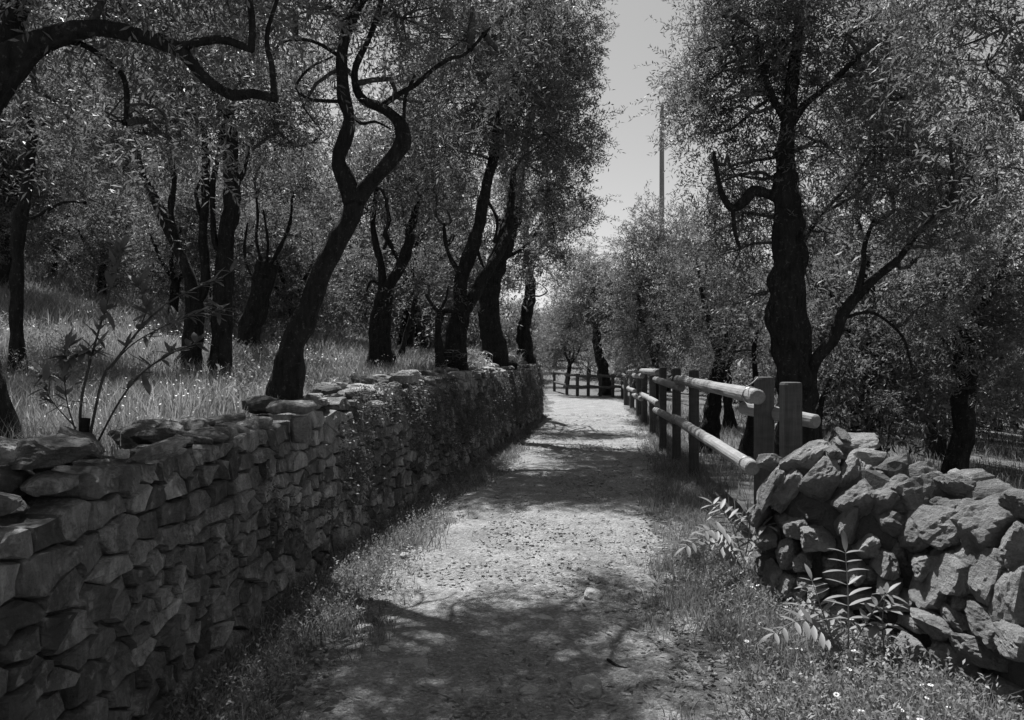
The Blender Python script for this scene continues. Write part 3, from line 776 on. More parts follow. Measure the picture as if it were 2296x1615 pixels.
# B: tree whose limb arches in from the left, close by
YB = 4.2
make_tree('thick-limbed olive tree at the wall, one gnarled limb arching over the terrace', (PL(YB, [(2,1015),(-22,880),(-55,700),(-80,500),(-62,300),(-10,180)]), PR(YB, [36,32,34,36,42,44])),
 [(PL(YB, [(-30,220),(20,140),(100,92),(213,63),(300,77),(383,103),(417,123),(447,160),(473,187),(520,213),(567,210),(622,222)]), PR(YB, [40,36,28,20,17,15,14,13,11.5,11,10,9])),
  (PL(YB, [(395,108),(443,95,-.03),(493,88,-.05),(533,100,-.05),(566,113,-.05)]), PR(YB, [11,11,10,9,8])),
  (PL(YB, [(563,115,-.05),(566,60,-.05),(560,0,-.05),(552,-90,-.05)]), PR(YB, [8,7.5,7,5])),
  (PL(YB, [(615,222),(610,150),(600,110),(600,70),(615,20),(640,-60)]), PR(YB, [8,6.5,5.5,5,4.5,3])),
  (PL(YB, [(130,88),(190,102,.1),(235,133,.15),(275,170,.2),(285,220,.25),(280,275,.3)]), PR(YB, [7,7,6,6,7,4])),
  (PL(YB, [(283,236,.25),(330,235,.3),(368,255,.35),(372,310,.4)]), PR(YB, [3.5,3,3,2])),
  (PL(YB, [(-20,200),(20,60,.1),(60,-60,.2),(120,-250,.3)]), PR(YB, [34,28,22,10]))],
 LB([(210,-90,4.3,.5,1),(480,-110,4.2,.45,1),(60,40,4.8,.4,.9),(350,10,4.9,.35,.8),(640,-60,4.3,.35,1),(280,270,4.7,.25,.8),(380,310,4.8,.22,.8),(-60,-120,4.4,.6,1),(120,-300,4.4,.8,.9),(400,-300,4.2,.7,.9),(150,230,5.2,.3,.6)]), 102)
# slender stem behind it
YS = 8.0
make_tree('thin upright young olive stem rising from the terrace grass, kinked near its top', (PL(YS, [(38,876),(36,757),(37,625),(45,500),(58,430),(66,370),(73,300)]), PR(YS, [15,13,13,13,12,11,10])),
 [(PL(YS, [(72,305),(57,233),(42,180),(30,110),(40,20)]), PR(YS, [9,8,8,7,5])), (PL(YS, [(73,300),(110,270,.1),(150,265,.2),(200,300,.3),(240,340,.4)]), PR(YS, [4,3,3,2.5,2])),
  (PL(YS, [(50,480),(70,490),(140,455,.2),(190,455,.3)]), PR(YS, [4.5,4,3,2]))],
 LB([(60,100,8,.6,1),(180,150,8.3,.6,1),(-20,200,8,.6,1),(200,300,8.5,.4,1),(100,-40,8,.7,1),(190,440,8.5,.35,.8),(280,60,8.6,.6,1)]), 103)
YT = 14.0
make_tree('stout olive trunk up on the grassy bank behind the thin stem', (PL(YT, [(13,665),(12,560),(14,480),(22,420)]), PR(YT, [20,18,17,14])),
 [(PL(YT, [(18,450),(70,360,.3),(120,280,.5)]), PR(YT, [8,7,4])), (PL(YT, [(20,430),(0,340),(10,250)]), PR(YT, [9,7,4]))],
 LB([(40,300,14,1.1,1),(140,250,14.5,1.0,1),(-60,250,14,1.1,1),(90,130,14.5,1.2,1),(200,370,15,.8,1)]), 104, leaf=.085, width=.024, nl=14)
# C: twin-trunked cluster
YC = 10.0
make_tree('twin-trunked olive tree with several upright stems, standing behind the sapling', (PL(YC, [(420,862),(428,790),(433,720),(436,658)]), PR(YC, [30,22,20,17])),
 [(PL(YC, [(489,850),(497,780),(501,690),(503,600),(508,525),(520,467),(515,367),(517,317),(510,240,.1)]), PR(YC, [30,24,21,20,19,18,17,15,10])),
  (PL(YC, [(434,680),(424,620),(398,558),(365,485),(347,450),(320,390),(300,330)]), PR(YC, [15,13,12,11,10,8,6])),
  (PL(YC, [(440,670),(461,625),(455,525),(460,433),(460,333),(455,260)]), PR(YC, [12,11,9,8,7,5])),
  (PL(YC, [(498,560),(481,540),(477,417),(493,333),(500,280)]), PR(YC, [8,7,6,5.5,4])),
  (PL(YC, [(395,540),(383,470),(390,400),(370,300),(365,250)]), PR(YC, [7,6,6,5,3])),
  (PL(YC, [(455,500),(440,430),(470,370),(450,320)]), PR(YC, [4,4,3.5,3])),
  (PL(YC, [(518,430),(545,390,.1),(560,330,.2)]), PR(YC, [6,5,3]))],
 LB([(420,230,10,.8,1),(520,160,10.3,.85,1),(320,300,10,.7,1),(610,220,10.3,.75,1),(250,190,10.4,.85,1),(430,40,10.6,1,1),(640,60,10.8,.9,1),(560,330,10.6,.45,.8),(350,120,10.4,.8,1),(240,380,10.6,.45,.8),(700,320,10.9,.5,.8)]), 105, leaf=.07, width=.019)
# D: cut-back trunk
YD = 13.0
make_tree('cut-back olive stump trunk leaning, sprouting thin shoots at its top', (PL(YD, [(556,800),(560,741),(583,660),(600,590)]), PR(YD, [27,25,25,25])),
 [(PL(YD, [(590,600),(575,540),(578,480),(570,400)]), PR(YD, [4,3.5,3,2])), (PL(YD, [(606,595),(630,550),(650,500),(655,440)]), PR(YD, [4.5,4,3.5,2])), (PL(YD, [(598,590),(600,540),(590,470)]), PR(YD, [3.5,3,2])), (PL(YD, [(590,640),(560,610),(548,560),(555,500)]), PR(YD, [3.5,3,3,2]))],
 LB([(580,430,13,.6,.9),(660,430,13,.6,.9),(600,330,13.3,.7,.9),(690,540,13.3,.4,.6)]), 106, leaf=.082, width=.023, nl=14)
# E
YE = 13.0
make_tree('straight black olive trunk on the sunlit meadow, forked in a narrow cup', (PL(YE, [(852,812),(854,726),(860,680),(866,650)]), PR(YE, [23,21,21,20])),
 [(PL(YE, [(866,655),(880,625),(898,600),(916,549),(922,510),(940,440,.2)]), PR(YE, [14,14,12,11,10,6])), (PL(YE, [(860,650),(854,592),(842,542),(836,492),(845,420)]), PR(YE, [9,8,7,6,4])),
  (PL(YE, [(860,560),(868,540),(862,525),(873,495),(866,450),(870,390)]), PR(YE, [4,4,4,4,4,3])), (PL(YE, [(862,660),(846,635),(830,632),(822,655)]), PR(YE, [4,4,3,2])), (PL(YE, [(900,600),(880,560),(866,525)]), PR(YE, [4,3,3]))],
 LB([(840,400,13,.7,1),(930,420,13.3,.7,1),(880,330,13.2,.8,1),(980,350,13.6,.7,1),(800,480,13.5,.45,.7),(760,420,13.8,.6,.8),(960,530,13.6,.4,.7)]), 107, leaf=.082, width=.023, nl=14)
make_tree('thin leaning olive sapling beside the straight black trunk', (PL(14.5, [(894,812),(905,770),(920,720),(930,670)]), PR(14.5, [7,6,5,4])), [], LB([(935,640,14.5,.45,.9),(950,570,14.5,.5,.9)]), 108, leaf=.07, width=.017, nl=12)
# T5
Y5 = 12.0
make_tree('black olive tree rooted in the wall top, splitting into a wide V', (PL(Y5, [(1012,832),(1024,765),(1034,700)]), PR(Y5, [25,22,22])),
 [(PL(Y5, [(1032,715),(1032,646),(1038,612),(1059,559),(1074,509),(1080,470),(1089,417,.2),(1106,350,.4),(1112,300,.5),(1119,250,.6)]), PR(Y5, [17,16,16,15,14,14,12,11,9,6])),
  (PL(Y5, [(1038,705),(1052,682),(1072,646,.1),(1099,599,.2),(1122,559,.4),(1140,515,.6),(1146,450,.9),(1152,380,1.2)]), PR(Y5, [13,13,12.5,12,11,10,9,6])),
  (PL(Y5, [(1034,615),(1022,600),(1009,576),(999,546),(995,500)]), PR(Y5, [7,6,5,4,3])), (PL(Y5, [(1086,440,.2),(1105,470,.3),(1115,500,.4),(1108,545,.4)]), PR(Y5, [4,4,3.5,3])), (PL(Y5, [(1070,560),(1080,590,.1),(1085,600,.1)]), PR(Y5, [3,3,2]))],
 LB([(1080,230,12.2,.9,1),(1010,220,12,.8,1),(1150,280,12.8,.8,1),(1000,330,12.2,.6,.9),(1100,90,12.8,1,1),(1200,140,13,1,1),(960,420,12.5,.5,.8),(1000,470,12.4,.35,.6),(1230,300,13.2,.7,1),(1120,-60,13,1.1,1),(980,80,12.5,.9,1)]), 109, leaf=.075, width=.020)
make_tree('small bent olive shoot beside the V-forked trunk, one arm touching it', (PL(11.6, [(988,818),(982,742),(989,699)]), PR(11.6, [9,8,7])), [(PL(11.6, [(988,705),(966,680),(955,660)]), PR(11.6, [5,4,3])), (PL(11.6, [(987,702),(1005,697),(1025,702)]), PR(11.6, [6,5,4])), (PL(11.6, [(985,700),(1000,670),(1005,640)]), PR(11.6, [3,3,2]))], LB([(960,640,11.8,.3,.7)]), 110)
# T6
Y6 = 16.0
make_tree('stout curved olive trunk with swollen foot behind the ferny end of the wall', (PL(Y6, [(1112,812),(1108,775),(1099,735),(1099,659),(1112,600),(1128,550),(1146,495),(1156,440)]), PR(Y6, [27,27,22,21,21,20,20,17])),
 [(PL(Y6, [(1150,470),(1165,400,.2),(1180,320,.3),(1200,230,.3)]), PR(Y6, [13,11,9,6])), (PL(Y6, [(1120,580),(1150,570,.1),(1185,545,.2),(1215,500,.3)]), PR(Y6, [6,5,4,3])), (PL(Y6, [(1152,460),(1130,380),(1120,300)]), PR(Y6, [10,8,5])), (PL(Y6, [(1135,530),(1118,490),(1105,480)]), PR(Y6, [5,4,3]))],
 LB([(1200,380,15,.8,1),(1275,420,15.2,.55,1),(1250,290,15,.85,1),(1210,200,15,1.0,1),(1285,180,15,.65,1),(1265,60,15,.8,1),(1190,50,15,1.1,1),(1290,330,15,.45,.9),(1240,500,15.3,.6,.9),(1300,510,15.5,.45,.7),(1270,-80,15,.8,1),(1285,250,15,.4,.8),(1290,110,15,.4,.8),(1180,440,15.5,.5,.8)]), 111, leaf=.085, width=.022, nl=16)
# T7
Y7 = 20.5
make_tree('narrow crooked olive trunk at the far end of the wall', (PL(Y7, [(1179,812),(1176,742),(1186,676),(1190,642),(1182,602),(1190,560)]), PR(Y7, [15,13,12,12,12,11])),
 [(PL(Y7, [(1189,570),(1180,520),(1190,470)]), PR(Y7, [7,6,4])), (PL(Y7, [(1188,590),(1210,560),(1230,520)]), PR(Y7, [6,5,3]))],
 LB([(1200,560,18,.6,.9),(1250,560,18.3,.6,.8),(1180,480,18,.7,.9),(1240,470,18.4,.7,.8),(1215,640,18.5,.4,.7),(1140,630,18.5,.5,.7)]), 112, leaf=.10, width=.026, nl=14)
# R1: big tree behind the fence
YR = 8.4
make_tree('massive olive tree with tall furrowed trunk rising behind the square fence posts', (PL(YR, [(1788,1010),(1786,916),(1780,821),(1768,726),(1765,631),(1771,567),(1769,520),(1761,433),(1761,390)]), PR(YR, [42,38,40,40,37,33,31,29,25])),
 [(PL(YR, [(1761,410),(1763,325),(1770,260),(1776,180),(1790,60),(1800,-80)]), PR(YR, [23,19,16,14,11,7])),
  (PL(YR, [(1745,445),(1720,434,-.1),(1691,429,-.15),(1669,451,-.2),(1643,468,-.2),(1622,442,-.2),(1611,407,-.2),(1600,340,-.2)]), PR(YR, [13,12,12,11,9,7,5,3])),
  (PL(YR, [(1643,466,-.2),(1648,520,-.2),(1660,560,-.2)]), PR(YR, [5,4,3])), (PL(YR, [(1770,280),(1735,225),(1712,160),(1690,60)]), PR(YR, [9,8,7,4])),
  (PL(YR, [(1765,300),(1800,240,-.1),(1860,190,-.2),(1930,120,-.4)]), PR(YR, [10,8,6,4])),
  (PL(YR, [(1800,900),(1816,852,-.1),(1832,805,-.15),(1870,757,-.2),(1895,694,-.25),(1933,653,-.3),(1974,615,-.35),(2012,583,-.4),(2060,520,-.5)]), PR(YR, [15,14,13,12,12,11,9,7,5])),
  (PL(YR, [(1920,660,-.3),(1936,599,-.3),(1939,551,-.3),(1960,490,-.3)]), PR(YR, [8,6,5,3])), (PL(YR, [(1890,715,-.25),(1949,700,-.3),(1996,726,-.35),(2028,764,-.4),(2044,825,-.4)]), PR(YR, [4,3.5,3,3,2])),
  (PL(YR, [(1775,600),(1800,545,.2),(1840,480,.4)]), PR(YR, [9,7,4]))],
 LB([(1650,110,8.9,.55,1),(1710,40,8.8,.65,1),(1585,190,9,.25,.9),(1640,250,8.6,.45,1),(1760,90,8.6,.7,1),(1900,80,8.4,.7,1),(1640,380,8.6,.42,.9),(1860,330,8.5,.55,.9),(2030,220,8,.6,.9),(2010,430,8.3,.55,1),(2150,400,8,.6,1),(1620,390,9.4,.45,1),
     (1680,210,8.5,.5,.9),(1960,330,8.5,.5,.8),(1600,300,9.2,.32,.9),(1690,-60,8.9,.6,1),(1750,-110,8.6,.8,1),(1950,-100,8.2,.8,1),(2090,550,8,.5,1),(1850,520,8.8,.45,.8),(1660,560,8.8,.38,.9),(1690,660,9,.4,.9),(2060,690,8.1,.4,.9),(1850,760,8.8,.3,.8),(1600,520,9.2,.4,.9),
     (1720,340,8.6,.4,.8),(1590,430,9.5,.25,.8),(2180,250,8,.5,.8),(1625,20,9.2,.3,1),(1565,130,9.2,.26,1.2),(1540,200,9.3,.18,1.6),(1560,260,9.4,.18,1.2),(1590,50,9.2,.28,1.1),(1620,150,8.9,.5,.9),(1830,190,8.9,.5,.8),(1700,120,9,.5,.9),(1990,130,8.6,.6,.9),(2100,80,8.3,.6,.9),(2230,380,8,.5,.9),(1900,440,8.9,.45,.9),(2100,330,8.6,.5,.9),(1590,480,9.6,.4,.9),(1810,620,9.2,.35,.8),(2040,600,8.5,.4,.9),(1720,480,9.2,.4,.8)]), 113, nsub=20)
# R2: near foliage hanging in at the right
make_tree('leafy olive tree beyond the tumbled wall hanging long sprays over it', ([Vector((4.9, 5.6, 0)), Vector((4.95, 5.6, 1.2)), Vector((4.8, 5.5, 2.4)), Vector((4.5, 5.3, 3.2))], [.16, .14, .12, .09]),
 [([Vector((4.6, 5.35, 3.0)), Vector((4.0, 5.2, 3.6)), Vector((3.5, 5.1, 4.1)), Vector((3.0, 5.1, 4.3))], [.07, .05, .03, .015]), ([Vector((4.6, 5.4, 2.9)), Vector((4.2, 5.6, 3.3)), Vector((3.8, 5.7, 3.2))], [.05, .035, .015])],
 LB([(2260,60,5.3,.4,1),(2190,-60,5.4,.45,1),(2290,270,5.4,.35,.9),(2340,420,5.6,.4,.9),(2210,150,5.6,.25,.8),(2330,-100,5.2,.6,1),(2100,-120,5.4,.45,.9)]), 114)
# R3
YR3 = 9.4
make_tree('dark olive trunk with a kneed foot standing alone in the field past the tumbled wall', (PL(YR3, [(2142,1090),(2146,1030),(2158,979),(2160,916),(2166,852),(2158,805),(2165,750)]), PR(YR3, [27,25,25,22,22,21,18])),
 [(PL(YR3, [(2163,770),(2200,690),(2240,620),(2260,540)]), PR(YR3, [12,10,8,5])), (PL(YR3, [(2163,770),(2130,690,.3),(2110,610,.5)]), PR(YR3, [11,8,5]))],
 LB([(2190,700,9.4,.5,1),(2110,650,9.7,.5,1),(2250,620,9.4,.55,1),(2180,560,9.6,.55,1),(2130,790,9.3,.4,1),(2230,800,9.2,.4,.9),(2310,720,9.3,.5,.9),(2290,480,9.6,.6,.9),(2060,800,9.8,.35,.8),(2170,870,9.2,.28,.8)]), 115, leaf=.07, width=.019)
# other trunks beyond the fence
make_tree('dark leaning olive trunk behind the fence, below the first upper rail', (PL(13.0, [(1588,990),(1596,931),(1606,860),(1615,790)]), PR(13, [19,17,15,12])), [(PL(13, [(1612,800),(1640,730),(1660,660)]), PR(13, [9,7,4])), (PL(13, [(1613,800),(1590,720),(1570,640)]), PR(13, [9,7,4]))],
 LB([(1570,640,13,.7,1),(1660,700,13,.6,1),(1610,560,13.3,.8,1),(1540,540,13.5,.7,1),(1520,720,13.5,.5,1),(1700,790,12.7,.4,.9),(1600,750,12.6,.4,.9)]), 116, leaf=.07, width=.016, nl=15)
make_tree('thin dark olive trunk deeper behind the fence gap', (PL(18.0, [(1637,945),(1632,900),(1630,820)]), PR(18, [10,9,8])), [(PL(18, [(1630,830),(1650,760),(1640,700)]), PR(18, [5,4,3]))], LB([(1650,700,18,.9,1),(1600,640,18.4,.9,1),(1710,740,18,.7,1)]), 117, leaf=.08, width=.02, nl=13)
make_tree('short leaning olive trunk half hidden behind the lower rail end', (PL(11.6, [(1672,1030),(1680,979),(1690,920),(1698,850)]), PR(11.6, [16,14,13,10])), [(PL(11.6, [(1697,860),(1690,790),(1700,740)]), PR(11.6, [7,5,3]))], LB([(1690,770,11.6,.4,1),(1720,700,11.8,.4,.9)]), 118)
make_tree('small twiggy olive sapling pressed behind the square post', (PL(9.4, [(1834,1000),(1834,950),(1842,900),(1862,850)]), PR(9.4, [10,9,6,4])), [(PL(9.4, [(1848,890),(1880,860),(1900,820)]), PR(9.4, [3,2.5,2]))], LB([(1880,840,9.4,.28,.8),(1930,860,9.6,.3,.8)]), 119)
make_tree('pollarded slanting olive stem behind the crest of the tumbled wall', (PL(12.0, [(1955,1000),(1958,962),(1972,925),(1990,893)]), PR(12, [15,13,13,13])), [(PL(12, [(1958,965),(1946,900),(1944,850),(1955,780)]), PR(12, [5,4,4,3]))], LB([(1950,800,12,.45,1),(2000,760,12.2,.45,1),(1920,880,12.2,.3,.8),(2020,860,12.2,.35,.8)]), 120, leaf=.065, width=.015)
# trees on the far side of the bend
make_tree('dark curving olive trunk just beyond the distant fence', (PL(34, [(1360,880),(1350,820),(1340,780),(1337,730)]), PR(34, [12,11,9,8])), [(PL(34, [(1338,740),(1320,700),(1310,660)]), PR(34, [6,5,3]))],
 LB([(1310,660,34,1.5,1),(1370,700,34,1.3,1),(1330,610,35,1.2,1),(1400,640,34.5,1.3,1),(1280,730,34,1.0,.9),(1410,750,33.5,1,.9)]), 121, leaf=.12, width=.03, nl=12, clump=.35, slen=(.3, .6), nsub=18, twig_r=.04)
make_tree('pale leafy olive tree crowding over the fence where the path narrows', (PL(20, [(1470,930),(1475,860),(1465,790)]), PR(20, [9,8,7])), [(PL(20, [(1465,800),(1440,720),(1430,650)]), PR(20, [6,5,3])), (PL(20, [(1466,800),(1500,720),(1510,640)]), PR(20, [6,5,3]))],
 LB([(1440,640,20,.9,1),(1510,620,20,.9,1),(1430,740,20,.6,1),(1500,740,20,.8,1),(1470,540,20.4,.8,1),(1420,560,20.6,.5,.8),(1400,690,20.5,.5,.9),(1550,560,20.4,.8,1),(1540,700,19.6,.7,1),(1450,480,20.6,.4,.6),(1390,610,21,.4,.7),(1440,790,19.7,.5,.9)]), 122, leaf=.10, width=.026, nl=14, clump=.22)
# ------ background trees: five kinds, copied
def bg_tree(seed):
    rr = random.Random(seed)
    lean = Vector((rr.uniform(-.3, .3), rr.uniform(-.3, .3), 0))
    t0 = [Vector((0, 0, -.3)), Vector((0, 0, .02)), lean*.5+Vector((0, 0, .8)), lean+Vector((0, 0, 1.6))]
    mb = MB(); skel = []
    c, r = tube(mb, t0, [.24, .2, .15, .13], 10, .2, .2, seed=seed)
    for k in range(4):
        a = k*1.57+rr.uniform(-.5, .5)
        e = t0[-1]+Vector((math.cos(a)*rr.uniform(.7, 1.1), math.sin(a)*rr.uniform(.7, 1.1), rr.uniform(1.2, 1.9)))
        m_ = t0[-1].lerp(e, .5)+Vector((rr.uniform(-.2, .2), rr.uniform(-.2, .2), -.1))
        c, r = tube(mb, [t0[-1]-Vector((0, 0, .15)), m_, e], [.09, .07, .03], 7, .2, .15, seed=seed+k)
        skel += list(zip(c, r))[2:]
    tm = mb.mesh('trunk', [M_BARK], smooth=True)
    lobes = []
    for k in range(22):
        a = rr.uniform(0, 6.28); q_ = rr.uniform(.3, 2.0); z = rr.uniform(.9, 5.0); q_ *= 1-.5*max(0, (z-3.5)/1.5)
        lobes.append((Vector((math.cos(a)*q_, math.sin(a)*q_, z))+lean, rr.uniform(.55, .9), .85, 1))
    V, Q, T, mi = tree_crown(skel, lobes, np.random.default_rng(seed), nsub=10, nshoot=12, nl=11, leaf=.135, width=.038, clump=.26, slen=(.25, .5), twig_r=.025, sides=4)
    return tm, new_mesh('crown', V, quads=Q, tone=T, mats=[M_LEAF, M_TWIG], midx=mi)
KINDS = [bg_tree(s) for s in (201, 202, 203, 204, 205)]
spots = []
rb = random.Random(77)
def try_spot(x, y, dmin):
    for (a, b, _) in spots:
        if (a-x)**2+(b-y)**2 < dmin*dmin: return False
    return True
for _ in range(4000):                                     # hillside on the left
    y = rb.uniform(15, 62); x = rb.uniform(-42, 0.5)
    if y < 21 and x < -5: continue
    if x < -0.8*y-4 or (y < 30 and x > wall_x(y)-1.5-(6.0 if y < 19 else 1)): continue
    if y > 30 and x > -2.5: continue
    if abs(x-P(556, 800, 13).x) < 1.5 and y < 16: continue
    if try_spot(x, y, 3.3 if y < 35 else 4.0): spots.append((x, y, 'l'))
    if len(spots) >= 84: break
n_l = len(spots)
for _ in range(4000):                                     # grove on the right
    y = rb.uniform(11.5, 60); x = rb.uniform(4, 42)
    if x > 0.8*y+4 or x < 0.20*y+2.6: continue
    if x/y < .215 and y < 40: continue
    if try_spot(x, y, 3.4 if y < 24 else 3.9): spots.append((x, y, 'r'))
    if len(spots) >= n_l+50: break
for _ in range(600):                                      # young trees on the bank
    y = rb.uniform(13.5, 22); x = rb.uniform(-13, -4.2)
    if try_spot(x, y, 1.9): spots.append((x, y, 'b'))
    if sum(1 for q in spots if q[2] == 'b') >= 13: break
for (x, y) in ((-1, 42), (3, 44), (6.2, 40), (9, 46), (0.5, 50), (5, 52), (-3, 48), (10.5, 38), (1.2, 58), (-4, 40), (7.6, 58), (3.4, 64), (12.5, 52), (-2, 66), (11, 66)): spots.append((x, y, 'c'))
LAB = {'b': ('young thin olive tree on the grassy bank among the older trunks', 'young olive trees on the bank'),
       'l': ('bushy olive tree among many on the rising grassy hillside', 'olive trees on the hillside'),
       'r': ('bushy olive tree in the grove falling away beyond the fence', 'olive trees beyond the fence'),
       'c': ('distant bushy olive tree behind the bend in the path', 'olive trees behind the bend')}
REFS = {'l': ((60, 'the thin kinked stem'), (460, 'the twin-trunked tree'), (590, 'the cut-back stump'), (740, 'the slender leaning tree'), (870, 'the straight cup-forked trunk'), (1040, 'the V-forked tree'), (1130, 'the swollen-footed trunk')),
        'r': ((1500, 'the pale tree by the fence'), (1600, 'the leaning trunk by the fence'), (1770, 'the massive furrowed trunk'), (1970, 'the pollarded slanting stem'), (2160, 'the lone kneed trunk'))}
for i, (x, y, s) in enumerate(spots):
    tm, cm = KINDS[i % 5]
    lab, grp = LAB[s]
    if s in REFS:
        vx = 1148+F*x/y; ref = min(REFS[s], key=lambda q: abs(q[0]-vx))[1]; row = 'near' if y < 26 else ('middle' if y < 42 else 'far')
        lab = 'olive tree in the %s rows of the %s, behind %s' % (row, 'hillside' if s == 'l' else 'grove', ref); grp = grp+', %s rows behind %s' % (row, ref)
    o = thing('olive_tree', (x, y, hz(x, y)), lab, 'tree', grp)
    k = rb.uniform(.85, 1.2)
    if s == 'b': k = rb.uniform(.42, .62)
    if s == 'c': k = rb.uniform(.8, .95)
    o.scale = (k, k, k*rb.uniform(.9, 1.1)); o.rotation_euler = (0, 0, rb.uniform(0, 6.28))
    link('trunk', tm, o); link('crown', cm, o)

# ------------------------------------------------------------------ sapling on the wall (leaves each a part)
def leaf_mesh(name, ln, wd, mat, bend=.12, n=5):
    v = []; f = []
    for i in range(n+1):
        t_ = i/n; w = wd*.5*math.sin(math.pi*min(1, t_*.93+.04))**.8 if 0 < i < n else .001
        z = -bend*ln*t_*t_
        v += [(-w, ln*t_, z+w*.25), (0, ln*t_, z), (w, ln*t_, z+w*.25)]
    for i in range(n):
        a = i*3; f += [(a, a+1, a+4, a+3), (a+1, a+2, a+5, a+4)]
    return new_mesh(name, v, faces=f, tone=[.5]*len(v), mats=[mat], smooth=True)
LEAFM = [leaf_mesh('leaf', l_, w_, M_LEAF2, b_) for l_, w_, b_ in ((.085, .026, .1), (.07, .022, .25), (.10, .028, -.1))]
SH = thing('sapling', P(190, 1015, 3.45), 'broad-leaved sapling fanning thin stems from a cut stump on the wall top', 'shrub')
YH = 3.45
mb = MB(); tube(mb, PL(YH, [(183,1010),(188,975),(192,938)]), PR(YH, [11,10,10]), 12, .05, .08)
link('stump', mb.mesh('stump', [M_BARK], SH.location), SH, (0, 0, 0))
stems = [([(180,985),(182,900),(205,800),(228,720),(240,690)], [5,4.5,4,3,2], .0), ([(200,985),(230,850),(258,810),(330,720),(400,665),(500,620),(545,590)], [5,4.5,4,3.5,2.5,1.8,1.2], .1),
         ([(215,1000),(262,910),(310,845),(370,800),(440,770)], [3.5,3,2.5,2,1.2], -.15), ([(176,985),(150,900),(143,810),(150,780)], [2.5,2,1.8,1.2], .2), ([(235,845),(300,770),(420,710),(500,695)], [2.5,2.2,1.6,1], .25),
         ([(218,760),(190,790),(150,800)], [2,1.5,1], -.1), ([(300,760),(330,690),(310,640)], [2,1.6,1], .1), ([(235,700),(260,600),(270,560)], [2,1.6,1.2], .1), ([(170,960),(110,890),(100,840)], [2,1.5,1], .3)]
rl = random.Random(9)
for pts, rad, dy in stems:
    pp = [P(a, b, YH+dy*i/len(pts)) for i, (a, b) in enumerate(pts)]
    mb = MB(); c, r = tube(mb, pp, [q*.75 for q in PR(YH, rad)], 6, .03)
    st = link('stem', mb.mesh('stem', [M_TWIG], SH.location, smooth=True), SH, (0, 0, 0))
    n = len(c)
    whorls = [n-1]+[int(n*k) for k in (.95, .9, .84, .78, .71, .64, .57, .48, .4)]
    for wi in whorls:
        d = (c[min(wi, n-1)]-c[max(wi-2, 0)]).normalized()
        for k in range(5 if wi == n-1 else 4):
            lf = link('leaf', rl.choice(LEAFM), st, c[wi]-SH.location)
            dv = (d*rl.uniform(.1, .9)+Vector((rl.gauss(0, 1), rl.gauss(0, 1), rl.gauss(0, .6)))*.7).normalized()
            lf.rotation_mode = 'QUATERNION'; lf.rotation_quaternion = dv.to_track_quat('Y', 'Z')
            s = rl.uniform(.6, 1.2); lf.scale = (s, s, s)

# ------------------------------------------------------------------ pinnate plants by the right wall
LFL = [leaf_mesh('leaflet', .15, .040, M_FERN, .2), leaf_mesh('leaflet', .135, .037, M_FERN, .05)]
def frond(parent, base, tip, sag, pairs, lmax, side=Vector((1, 0, 0)), scale=1.0):
    base = Vector(base); tip = Vector(tip); mid = base.lerp(tip, .55)+Vector(sag)
    mb = MB(); c, r = tube(mb, [base, mid, tip], [.0045, .0035, .0015], 5, .012)
    fr = link('frond', mb.mesh('frond', [M_FERN], parent.location), parent, (0, 0, 0))
    n = len(c)
    for k in range(pairs):
        t_ = .22+.76*k/(pairs-1); p = c[min(n-1, int(t_*(n-1)))]
        d = (c[min(n-1, int(t_*(n-1))+1)]-c[max(0, int(t_*(n-1))-1)]).normalized()
        sd_ = (side-d*side.dot(d)).normalized()
        for s in (-1, 1):
            lf = link('leaflet', LFL[k % 2], fr, p-parent.location)
            dv = (sd_*s+d*rl.uniform(.25, .5)+Vector((0, 0, rl.uniform(-.25, .1)))).normalized()
            lf.rotation_mode = 'QUATERNION'; lf.rotation_quaternion = dv.to_track_quat('Y', 'Z')
            q_ = scale*lmax*(1-.45*abs(t_-.5)*1.4)*rl.uniform(.9, 1.1); lf.scale = (q_, q_, q_)
    lf = link('leaflet', LFL[0], fr, tip-parent.location); lf.rotation_mode = 'QUATERNION'
    lf.rotation_quaternion = (c[-1]-c[-3]).normalized().to_track_quat('Y', 'Z'); lf.scale = (lmax*.8*scale,)*3
pl1 = thing('pinnate_plant', P(1885, 1480, 4.0), 'upright plant with a ladder of paired leaflets in front of the tumbled wall', 'plant')
frond(pl1, P(1902, 1480, 4.0), P(1896, 1238, 4.05), (0, -.02, 0), 9, .95, Vector((1, .1, -.1)))
frond(pl1, P(1890, 1475, 4.0), P(1735, 1420, 3.85), (0, -.02, .12), 8, .85, Vector((.2, 1, .3)))
frond(pl1, P(1905, 1460, 4.0), P(1990, 1330, 4.05), (.02, 0, .05), 7, .8, Vector((.8, .3, .5)))
frond(pl1, P(1895, 1470, 4.0), P(1800, 1360, 4.1), (0, 0, .06), 7, .75, Vector((.5, .8, .3)))
frond(pl1, P(1880, 1470, 3.95), P(1820, 1300, 4.1), (-.02, 0, .05), 8, .8, Vector((.9, .4, .2)))
pl2 = thing('pinnate_plant', P(1650, 1260, 5.6), 'pale arching pinnate fronds growing by the corner of the tumbled wall', 'plant')
frond(pl2, P(1665, 1250, 5.3), P(1598, 1130, 5.5), (.02, 0, .06), 10, 1.0, Vector((1, .3, .2)))
frond(pl2, P(1670, 1260, 5.2), P(1672, 1150, 5.3), (.03, 0, .05), 8, .95, Vector((1, -.2, .2)))
frond(pl2, P(1660, 1270, 5.2), P(1540, 1225, 5.1), (0, 0, .12), 9, .95, Vector((.1, 1, .4)))
frond(pl2, P(1660, 1270, 5.2), P(1580, 1190, 5.1), (0, 0, .09), 8, .9, Vector((.3, 1, .4)))
